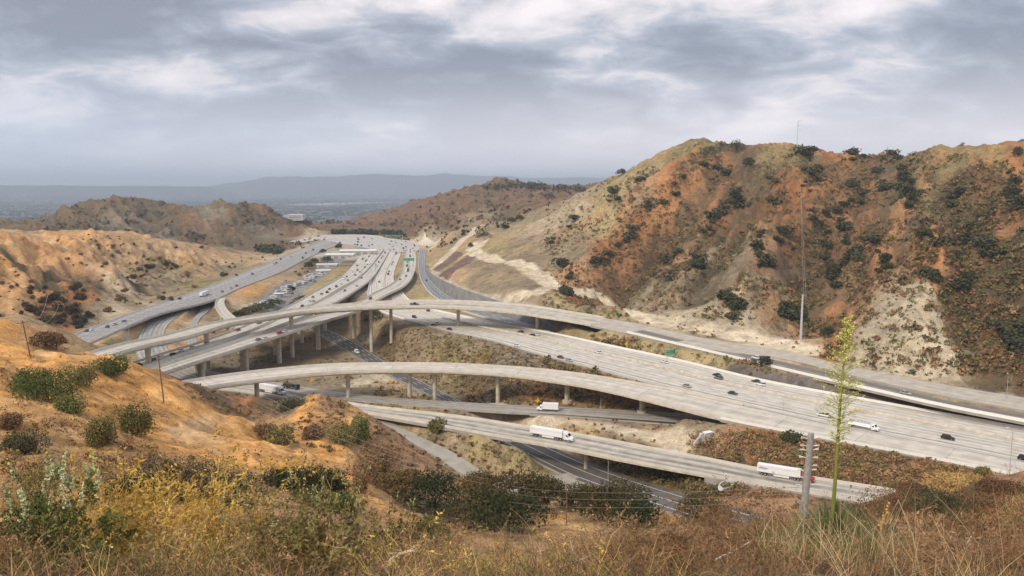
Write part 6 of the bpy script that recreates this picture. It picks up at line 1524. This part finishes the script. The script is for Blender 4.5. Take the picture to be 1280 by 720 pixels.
def tree_band(label, n, pts_, rad, m, seed, h=6, D0=900, D1=3200):
    rng = np.random.RandomState(seed); V = []; F = []; h0 = h
    for i in range(n):
        t = rng.rand() * (len(pts_) - 1.001); k = int(t); t -= k; q = hit(pts_[k][0] + (pts_[k + 1][0] - pts_[k][0]) * t + rng.randn() * rad, pts_[k][1] + (pts_[k + 1][1] - pts_[k][1]) * t + rng.randn() * rad * .35)
        if q is None or not D0 < q[1] < D1: continue
        h = h0 * (.5 + .8 * rng.rand())
        tv = []; tf = []; leaves(rng, tv, tf, (0, 0, h * .5), (h * .6, h * .6, h * .5), 14, h * .4, shell=.3); v0 = len(V); V.extend([(x + q[0], y + q[1], z + q[2]) for x, y, z in tv]); F.extend([tuple(j + v0 for j in f) for f in tf])
    o = link('tree_belt', new_mesh('tree_belt', V, F, [m])); tag(o, label, 'trees', kind='stuff')
tree_band('dark tree belt along the back of the far freeway curve', 90, [(415, 292.5), (430, 292.5), (460, 292.5), (490, 293), (505, 296)], 1.2, M_DKG, 5, 7)
tree_band('sparse tree line on the plateau below the distant ridge', 110, [(605, 236), (640, 233), (680, 236), (740, 240)], 4, M_DKG, 6, 9)
tree_band('dark trees at the foot of the scrub covered hill', 60, [(320, 312), (340, 314), (350, 316)], 4, M_DKG, 7, 7)
tree_band('trees scattered in the town beyond the gap', 220, [(330, 284), (360, 280), (390, 278), (415, 280)], 9, M_DKG, 8, 8, 1700, 5000)

# ------------------------------------------------------------------ foreground
def blades(V, F, rng, base, n, spread, h, w, lean=.5, curl=.5, seg=3, up=1.0):
    for i in range(n):
        a = rng.rand() * 6.283; r0 = spread * rng.rand() ** .5; bx = base[0] + math.cos(a) * r0; by = base[1] + math.sin(a) * r0; bz = base[2]
        d = rng.rand() * 6.283; L = h * (.45 + .75 * rng.rand()); ln = lean * (rng.rand() + .1); dx, dy = math.cos(d), math.sin(d); k = len(V); ww = w * (.6 + .8 * rng.rand()); pa = rng.rand() * 3.14; px_, py_ = math.cos(pa), math.sin(pa)
        for s in range(seg + 1):
            t = s / seg; o_ = L * ln * (t + curl * t * t); z = L * up * (t - curl * .35 * t * t * ln); wd = ww * (1 - .8 * t)
            V.append((bx + dx * o_ - px_ * wd, by + dy * o_ - py_ * wd, bz + z)); V.append((bx + dx * o_ + px_ * wd, by + dy * o_ + py_ * wd, bz + z))
        for s in range(seg): F.append((k + 2 * s, k + 2 * s + 1, k + 2 * s + 3, k + 2 * s + 2))
def branchy(V, F, rng, base, n, h, w, sub=5, lean=.7, tips=None):
    """twiggy stems that fork"""
    for i in range(n):
        d = rng.rand() * 6.283; ln = lean * (.15 + rng.rand()); L = h * (.6 + .5 * rng.rand()); p = np.array(base, float) + np.array([rng.randn() * .08 * h, rng.randn() * .08 * h, 0]); v = np.array([math.cos(d) * ln, math.sin(d) * ln, 1.0]); v /= np.linalg.norm(v)
        def stroke(p, v, L, w, depth):
            k = len(V); pr = np.cross(v, rng.randn(3)); pr /= np.linalg.norm(pr) + 1e-9; seg = 4; pts = []
            for s in range(seg + 1):
                V.append(tuple(p - pr * w * (1 - .17 * s))); V.append(tuple(p + pr * w * (1 - .17 * s))); pts.append(p.copy())
                v = v + rng.randn(3) * .18; v /= np.linalg.norm(v); p = p + v * L / seg
            for s in range(seg): F.append((k + 2 * s, k + 2 * s + 1, k + 2 * s + 3, k + 2 * s + 2))
            if tips is not None and depth == 0: tips.append((pts[-1], v.copy()))
            if depth > 0:
                for _ in range(sub): 
                    j = rng.randint(1, seg + 1); vv = v + rng.randn(3) * .55; vv[2] = abs(vv[2]) * .8 + .15; vv /= np.linalg.norm(vv); stroke(pts[j], vv, L * (.35 + .3 * rng.rand()), w * .6, depth - 1)
        stroke(p, v, L, w, 2 if sub > 3 else 1)
def twig_bush(name, label, px, py, h, n, w, m, seed, sub=5, lean=.7, leafm=None, leafn=0, leafs=.03, plume=None, cat='shrub', D=None):
    q = hit(px, py) if D is None else (lambda p: (p[0], p[1], gz(p[0], p[1])))(PD(px, py, D))
    rng = np.random.RandomState(seed); V = []; F = []; tips = []; h *= .56
    branchy(V, F, rng, (0, 0, -.05), n, h, w, sub, lean, tips)
    e = empty(name, q); tag(e, label, cat); link('twigs', new_mesh('twigs', V, F, [m]), e)
    if leafm is not None:
        V = []; F = []
        for p, v in tips:
            for j in range(leafn):
                a = rng.randn(3); a /= np.linalg.norm(a); b_ = rng.randn(3); b_ /= np.linalg.norm(b_); c = p - v * rng.rand() * h * .16 + rng.randn(3) * leafs * .6; s = leafs * (.5 + rng.rand()); k = len(V)
                V += [tuple(c - a * s), tuple(c + b_ * s * .4), tuple(c + a * s), tuple(c - b_ * s * .4)]; F.append((k, k + 1, k + 2, k + 3))
        link('foliage', new_mesh('foliage', V, F, [leafm]), e)
    if plume:
        idx = sorted(range(len(tips)), key=lambda i: -tips[i][0][2])[:plume[0]]
        for i in idx:
            V = []; F = []; p, v = tips[i]; v = v * .5 + np.array([0, 0, .8]); v /= np.linalg.norm(v); pl = plume[2] * (.6 + .8 * rng.rand())
            for j in range(plume[1]):
                t = rng.rand(); c = p + v * (t - .3) * pl + rng.randn(3) * plume[2] * .085 * (1.1 - t); s = plume[2] * .075 * (.6 + .8 * rng.rand()); a = rng.randn(3); a /= np.linalg.norm(a); b_ = np.cross(a, rng.randn(3)); b_ /= np.linalg.norm(b_); k = len(V)
                V += [tuple(c - a * s), tuple(c - b_ * s), tuple(c + a * s), tuple(c + b_ * s)]; F.append((k, k + 1, k + 2, k + 3))
            link('flower_plume', new_mesh('flower_plume', V, F, [M_PLM]), e)
    return e
twig_bush('plumed_shrub', 'green shrub with upright creamy flower plumes at the bottom left corner', 80, 716, 1.45, 22, .006, M_GRN, 31, 4, .75, M_GRN, 26, .021, (26, 46, .19))
twig_bush('golden_shrub', 'golden yellow twiggy shrub right of the cream plumed one', 170, 708, 1.9, 34, .006, M_YEL, 32, 5, .8, M_YEL, 8, .028)
twig_bush('golden_shrub', 'golden twiggy shrub with bare upright stems, right of the first golden one', 268, 710, 1.75, 30, .006, M_YEL, 33, 5, .8, M_YEL, 6, .026)
twig_bush('plumed_shrub', 'olive shrub sprinkled with pale yellow flower tips, centre left bottom', 350, 716, 1.25, 24, .006, M_TWG, 34, 4, .9, M_OLV, 7, .022, (46, 12, .07))
twig_bush('plumed_shrub', 'reddish shrub with yellow flower tips right of the olive one', 425, 716, 1.15, 22, .006, M_TWG, 35, 4, .9, M_OLV, 8, .03, (30, 12, .06))
twig_bush('plumed_shrub', 'shrub tipped with small white plumes above the bleached branch', 500, 704, 1.15, 14, .006, M_BRN, 36, 4, .9, M_OLV, 8, .03, (22, 12, .09))
for i, (px, py, h, lab) in enumerate([(560, 705, .8, 'dry brown twig shrub right of the bleached branch'), (630, 706, .8, 'dry twig shrub in the bottom centre, below the oaks'), (700, 712, .95, 'tallest dry twig shrub left of the big oak'), (770, 716, .8, 'dry twig shrub in front of the big oak'), (840, 714, .85, 'rust brown twig shrub below the orange clearing'), (905, 700, 1.25, 'tall rust brown shrub covering the end of the street'), (960, 695, 1.2, 'rust brown shrub left of the silver pole'), (1150, 712, .7, 'dry twig shrub right of the yucca leaves'), (1210, 712, .75, 'dry twig shrub under the dark spur bush'), (1268, 708, .75, 'dry twig shrub in the bottom right corner'), (310, 714, .7, 'low dry twig shrub between the golden and olive shrubs'), (20, 716, .6, 'low grassy twig shrub at the bottom left corner edge')]):
    twig_bush('twig_shrub', lab, px, py, h * 1.35, 28, .0055, M_TWG, 60 + i, 4, .9, M_BRN if i in (4, 5, 6) else M_TWG, 5 if i in (4, 5, 6) else 2, .022)
# yucca: leaf rosette and tall stalk
q = PD(1036, 692, 14.0); q = (q[0], q[1], gz(q[0], q[1])); rng = np.random.RandomState(77)
e = empty('yucca', q); tag(e, 'yucca with a very tall yellow green flower stalk at lower right', 'yucca')
V = []; F = []
for i in range(300):
    a = rng.rand() * 6.283; el = .15 + 1.25 * rng.rand(); L = .72 + .35 * rng.rand(); d = np.array([math.cos(a) * math.cos(el), math.sin(a) * math.cos(el), math.sin(el)]); s_ = np.array([-math.sin(a), math.cos(a), 0]); k = len(V)
    for t, w in ((0, .022), (.35, .028), (.7, .018), (1, .002)):
        p = d * L * t + np.array([0, 0, -.18 * t * t * (1 - el / 1.6)]); V.append(tuple(p - s_ * w)); V.append(tuple(p + s_ * w))
    for s in range(3): F.append((k + 2 * s, k + 2 * s + 1, k + 2 * s + 3, k + 2 * s + 2))
link('leaf_rosette', new_mesh('leaf_rosette', V, F, [M_GRN2]), e)
ytop = PD(1061, 398, 14.0); H_ = ytop[2] - q[2]; dxy = ytop[0] - q[0]
def ys(t): return np.array([dxy * (t ** 1.15) + .02 * math.sin(6 * t), 0.02 * math.sin(4 * t), H_ * t])
b = MB(); b.tube([tuple(ys(i / 24)) for i in range(25)], [.036 * (1 - .72 * i / 24) + .004 for i in range(25)], 9); b.build('stalk', [M_YSTK], e, smooth=True)
V = []; F = []; bb = MB()
for i in range(150):
    t = .47 + .53 * (i + rng.rand()) / 150; c = ys(min(t, 1)); a = rng.rand() * 6.283; L = (.52 if t < .7 else .52 - (t - .7) * 1.4) * (.5 + .6 * rng.rand()); L *= min(1, (t - .42) * 7); up = .35 + .35 * rng.rand(); d = np.array([math.cos(a), math.sin(a), up]); d /= np.linalg.norm(d); tip = c + d * L
    bb.tube([tuple(c), tuple(c + d * L * .5 + np.array([0, 0, .01])), tuple(tip)], [.005, .004, .002], 4, cap=False)
    for j in range(10):
        u = rng.rand() ** .6; p = c + d * L * u + rng.randn(3) * .022; s = .013 + .012 * rng.rand(); aa = rng.randn(3); aa /= np.linalg.norm(aa); b2 = np.cross(aa, rng.randn(3)); b2 /= np.linalg.norm(b2); k = len(V)
        V += [tuple(p - aa * s), tuple(p - b2 * s * .7), tuple(p + aa * s), tuple(p + b2 * s * .7)]; F.append((k, k + 1, k + 2, k + 3))
bb.build('flower_branch', [M_YSTK], e); link('flower', new_mesh('flower', V, F, [M_YFLW]), e)
bb = MB()
for i in range(26):
    t = .08 + .42 * i / 26; c = ys(t); a = (i * 2.4); d = np.array([math.cos(a), math.sin(a) * .4, .9]); d /= np.linalg.norm(d); bb.tube([tuple(c), tuple(c + d * .10)], [.008, .001], 4)
bb.build('stalk_bract', [M_PLM], e)
# small orange flower stalk beside it, bent grass stem
q2 = PD(1098, 706, 9.0); q2 = (q2[0], q2[1], gz(q2[0], q2[1])); e = empty('flower_stalk', q2); tag(e, 'thin stalk with dry orange seed heads right of the yucca leaves', 'plant')
tp = PD(1108, 625, 9.0); hh = tp[2] - q2[2]; dx_ = tp[0] - q2[0]; b = MB(); b.tube([(dx_ * t + .03 * math.sin(9 * t), 0, hh * t) for t in np.linspace(0, 1, 10)], [.007 - .0004 * i for i in range(10)], 6); b.build('stem', [M_YEL], e)
b = MB()
for i in range(12): t = .35 + .65 * i / 12; x = dx_ * t + .03 * math.sin(9 * t) + rng.uniform(-.02, .02); b.tube([(x, 0, hh * t - .012), (x, 0, hh * t), (x, 0, hh * t + .016)], [.004, .016, .004], 6)
b.build('seed_head', [leaf_mat('orange_seed', (.55, .30, .06), (.68, .42, .12))], e)
q3 = PD(1152, 712, 7.5); q3 = (q3[0], q3[1], gz(q3[0], q3[1])); mid = PD(1123, 625, 7.5); end = PD(1108, 655, 7.5); b = MB(); P3 = [q3, tuple((Vector(q3) * .45 + Vector(mid) * .55) + Vector((.04, 0, 0))), mid, end]
b.tube([tuple(Vector(p) - Vector(q3)) for p in P3], [.007, .006, .004, .002], 5); o = b.build('grass_stem', [M_GRS2], loc=q3); tag(o, 'pale bent grass stem folded at its top, right of the orange stalk', 'grass stem')
# bleached branch on the ground
q4 = PD(500, 716, 7.6); q4 = (q4[0], q4[1], gz(q4[0], q4[1]) + .25); e = empty('dead_branch', q4); tag(e, 'bleached white forked dead branch at the bottom centre left', 'branch')
b = MB(); b.tube([(-.18, 0, -.2), (-.08, 0, -.02), (0, .03, .02), (.1, .03, .05), (.2, .0, .055)], [.022, .02, .018, .014, .006], 7); b.tube([(-.08, 0, -.02), (-.11, 0, .03), (-.02, -.02, .06)], [.014, .011, .005], 6); b.build('limb', [M_DED], e, smooth=True)
b = MB(); b.tube([(-.18, 0, -.2), (-.3, 0, -.15), (-.38, .02, -.06)], [.012, .01, .004], 6); b.build('side_limb', [M_DED], e, smooth=True)
for (px, py, L, a, lab) in [(235, 668, .5, .8, 'bare pale forked branch inside the golden shrubs'), (115, 714, .8, .05, 'thick pale branch lying along the bottom left'), (1195, 700, .35, .9, 'white crooked dead twig in the right corner brush'), (700, 716, .5, .25, 'pale dead branch lying below the oaks'), (895, 690, .5, .3, 'pale dead branch on the rust brown shrub')]:
    h = hit(px, py); D_ = max(6.0, min(9.5, h[1])); p = PD(px, py, D_); gz_ = gz(p[0], p[1]); b = MB(); e = empty('dead_branch', (p[0], p[1], gz_)); tag(e, lab, 'branch'); zz = max(.15, p[2] - gz_)
    b.tube([(0, 0, -.05), (0, 0, zz * .6), (math.cos(a) * L * .4, 0, zz * .8 + math.sin(a) * L * .3), (math.cos(a) * L, .03, zz + math.sin(a) * L)], [.016, .014, .012, .004], 6); b.tube([(math.cos(a) * L * .4, 0, zz * .8 + math.sin(a) * L * .3), (math.cos(a + .9) * L * .6, 0, zz * .8 + math.sin(a + .9) * L * .7)], [.009, .003], 5); b.build('limb', [M_DED], e, smooth=True)
# dry grass over the near ground: far too many blades to count
def grass(name, label, n, pyr, pxr, dr, h, w, per, mats, seed, lean=.6):
    rng = np.random.RandomState(seed); V = []; F = []; M_ = []
    for i in range(n):
        r_ = math.exp(rng.uniform(math.log(dr[0]), math.log(dr[1]))); th = math.atan((rng.uniform(*pxr) - 640) / FPX); x, y = r_ * math.sin(th), r_ * math.cos(th); z = gz(x, y)
        if name == 'dry_grass' and .30 < th < .43 and 9 < r_ < 14: continue
        if fbm(np.array([x]), np.array([y]), 5 + r_ * .12, 3, ox=50)[0] < .40: continue
        k = len(F); sc_ = 1 + max(0, r_ - 12) * .012; blades(V, F, rng, (x, y, z - .02), per, .12 * sc_ * (1 + r_ / 40), h * (.5 + rng.rand()), w * sc_, lean, .7, 2 if r_ > 25 else 3); M_ += [rng.randint(len(mats))] * (len(F) - k)
    o = link(name, new_mesh(name, V, F, mats, M_)); tag(o, label, 'grass', kind='stuff'); print(name, len(F))
grass('dry_grass', 'dry straw and brown grass over the near slope', 5200, None, (-60, 1340), (4.5, 30), .21, .0045, 7, [M_GRS, M_TWG, M_BRN2, M_BRN, M_BRN, M_OLV], 71, 1.2)
grass('dry_grass', 'short golden grass over the middle slope', 6500, None, (-60, 1340), (28, 120), .34, .012, 6, [M_GRS, M_GRS, M_TWG, M_BRN], 72)
grass('tall_grass', 'tall bare straw stems in the lower right', 150, None, (1040, 1300), (6, 12), .6, .0035, 2, [M_GRS2, M_TWG], 73, .5)
grass('yucca_grass', 'green and straw grass around the yucca', 420, None, (960, 1130), (9, 14.5), .42, .006, 6, [M_GRN2, M_GRS2, M_OLV], 74, .7)

def brush(n, dr, pxr, h, seed, label, mats, w=.004, lf=0, ls=.02):
    rng = np.random.RandomState(seed); V = []; F = []; M_ = []
    for i in range(n):
        r_ = rng.uniform(*dr); pxx = rng.uniform(*pxr); th = math.atan((pxx - 640) / FPX); x, y = r_ * math.sin(th), r_ * math.cos(th)
        if 945 < pxx < 1115 and 8.8 < r_ < 14.5: continue
        k = len(F); tp_ = []; branchy(V, F, rng, (x, y, gz(x, y) - .03), 4, h * (.5 + .7 * rng.rand()), w, 3, 1.3, tp_)
        for p, v in tp_:
            for j in range(lf):
                a = rng.randn(3); a /= np.linalg.norm(a); b_ = rng.randn(3); b_ /= np.linalg.norm(b_); c = p - v * rng.rand() * h * .25 + rng.randn(3) * ls; s = ls * (.5 + rng.rand()); kk = len(V)
                V += [tuple(c - a * s), tuple(c + b_ * s * .4), tuple(c + a * s), tuple(c - b_ * s * .4)]; F.append((kk, kk + 1, kk + 2, kk + 3))
        M_ += [rng.randint(len(mats))] * (len(F) - k)
    o = link('dry_brush', new_mesh('dry_brush', V, F, mats, M_)); tag(o, label, 'brush', kind='stuff'); print('brush', len(F))
brush(460, (5.5, 15), (-40, 1320), .42, 81, 'tangled dry twigs covering the ground at the photographer feet', [M_TWG, M_BRN2, M_BRN, M_GRS, M_TWG, M_OLV])
brush(160, (5.5, 11), (480, 1320), .5, 82, 'reddish tangled twigs in the bottom right half', [M_TWG, M_BRN, M_BRN2, M_TWG])
brush(200, (14, 34), (740, 1010), .8, 83, 'brown brush along the crest before the truck lanes', [M_BRN, M_TWG, M_BRN, M_OLV], .008)
brush(240, (6.5, 14), (-40, 800), .55, 84, 'leafy rust and olive brush between the near shrubs', [M_BRN, M_OLV, M_OLV, M_TWG, M_YEL], .005, 11, .017)
brush(90, (6.5, 13), (780, 1000), .5, 85, 'rusty brush below the street end', [M_BRN, M_TWG, M_BRN], .005, 8, .02)
brush(200, (16, 60), (1060, 1330), .9, 86, 'dark dry brush over the brown spur at lower right', [M_BRN, M_BRN2, M_TWG, M_BRN2, M_OLV], .01, 5, .035)
# ------------------------------------------------------------------ air
def haze():
    b = MB(); x0, x1, y0, y1, z0, z1 = -34000, 34000, -600, 41500, -75, 515
    b.add([(x0, y0, z0), (x1, y0, z0), (x1, y1, z0), (x0, y1, z0), (x0, y0, z1), (x1, y0, z1), (x1, y1, z1), (x0, y1, z1)], [(0, 3, 2, 1), (4, 5, 6, 7), (0, 1, 5, 4), (1, 2, 6, 5), (2, 3, 7, 6), (3, 0, 4, 7)])
    m = bpy.data.materials.new('haze'); m.use_nodes = True; nt = m.node_tree; nt.nodes.clear(); o_ = nt.nodes.new('ShaderNodeOutputMaterial'); v = nt.nodes.new('ShaderNodeVolumePrincipled')
    v.inputs['Color'].default_value = (.74, .86, 1.0, 1); v.inputs['Density'].default_value = 9.5e-5; v.inputs['Anisotropy'].default_value = .0
    nt.links.new(v.outputs[0], o_.inputs['Volume']); tag(b.build('haze', m), kind='stuff')
haze()
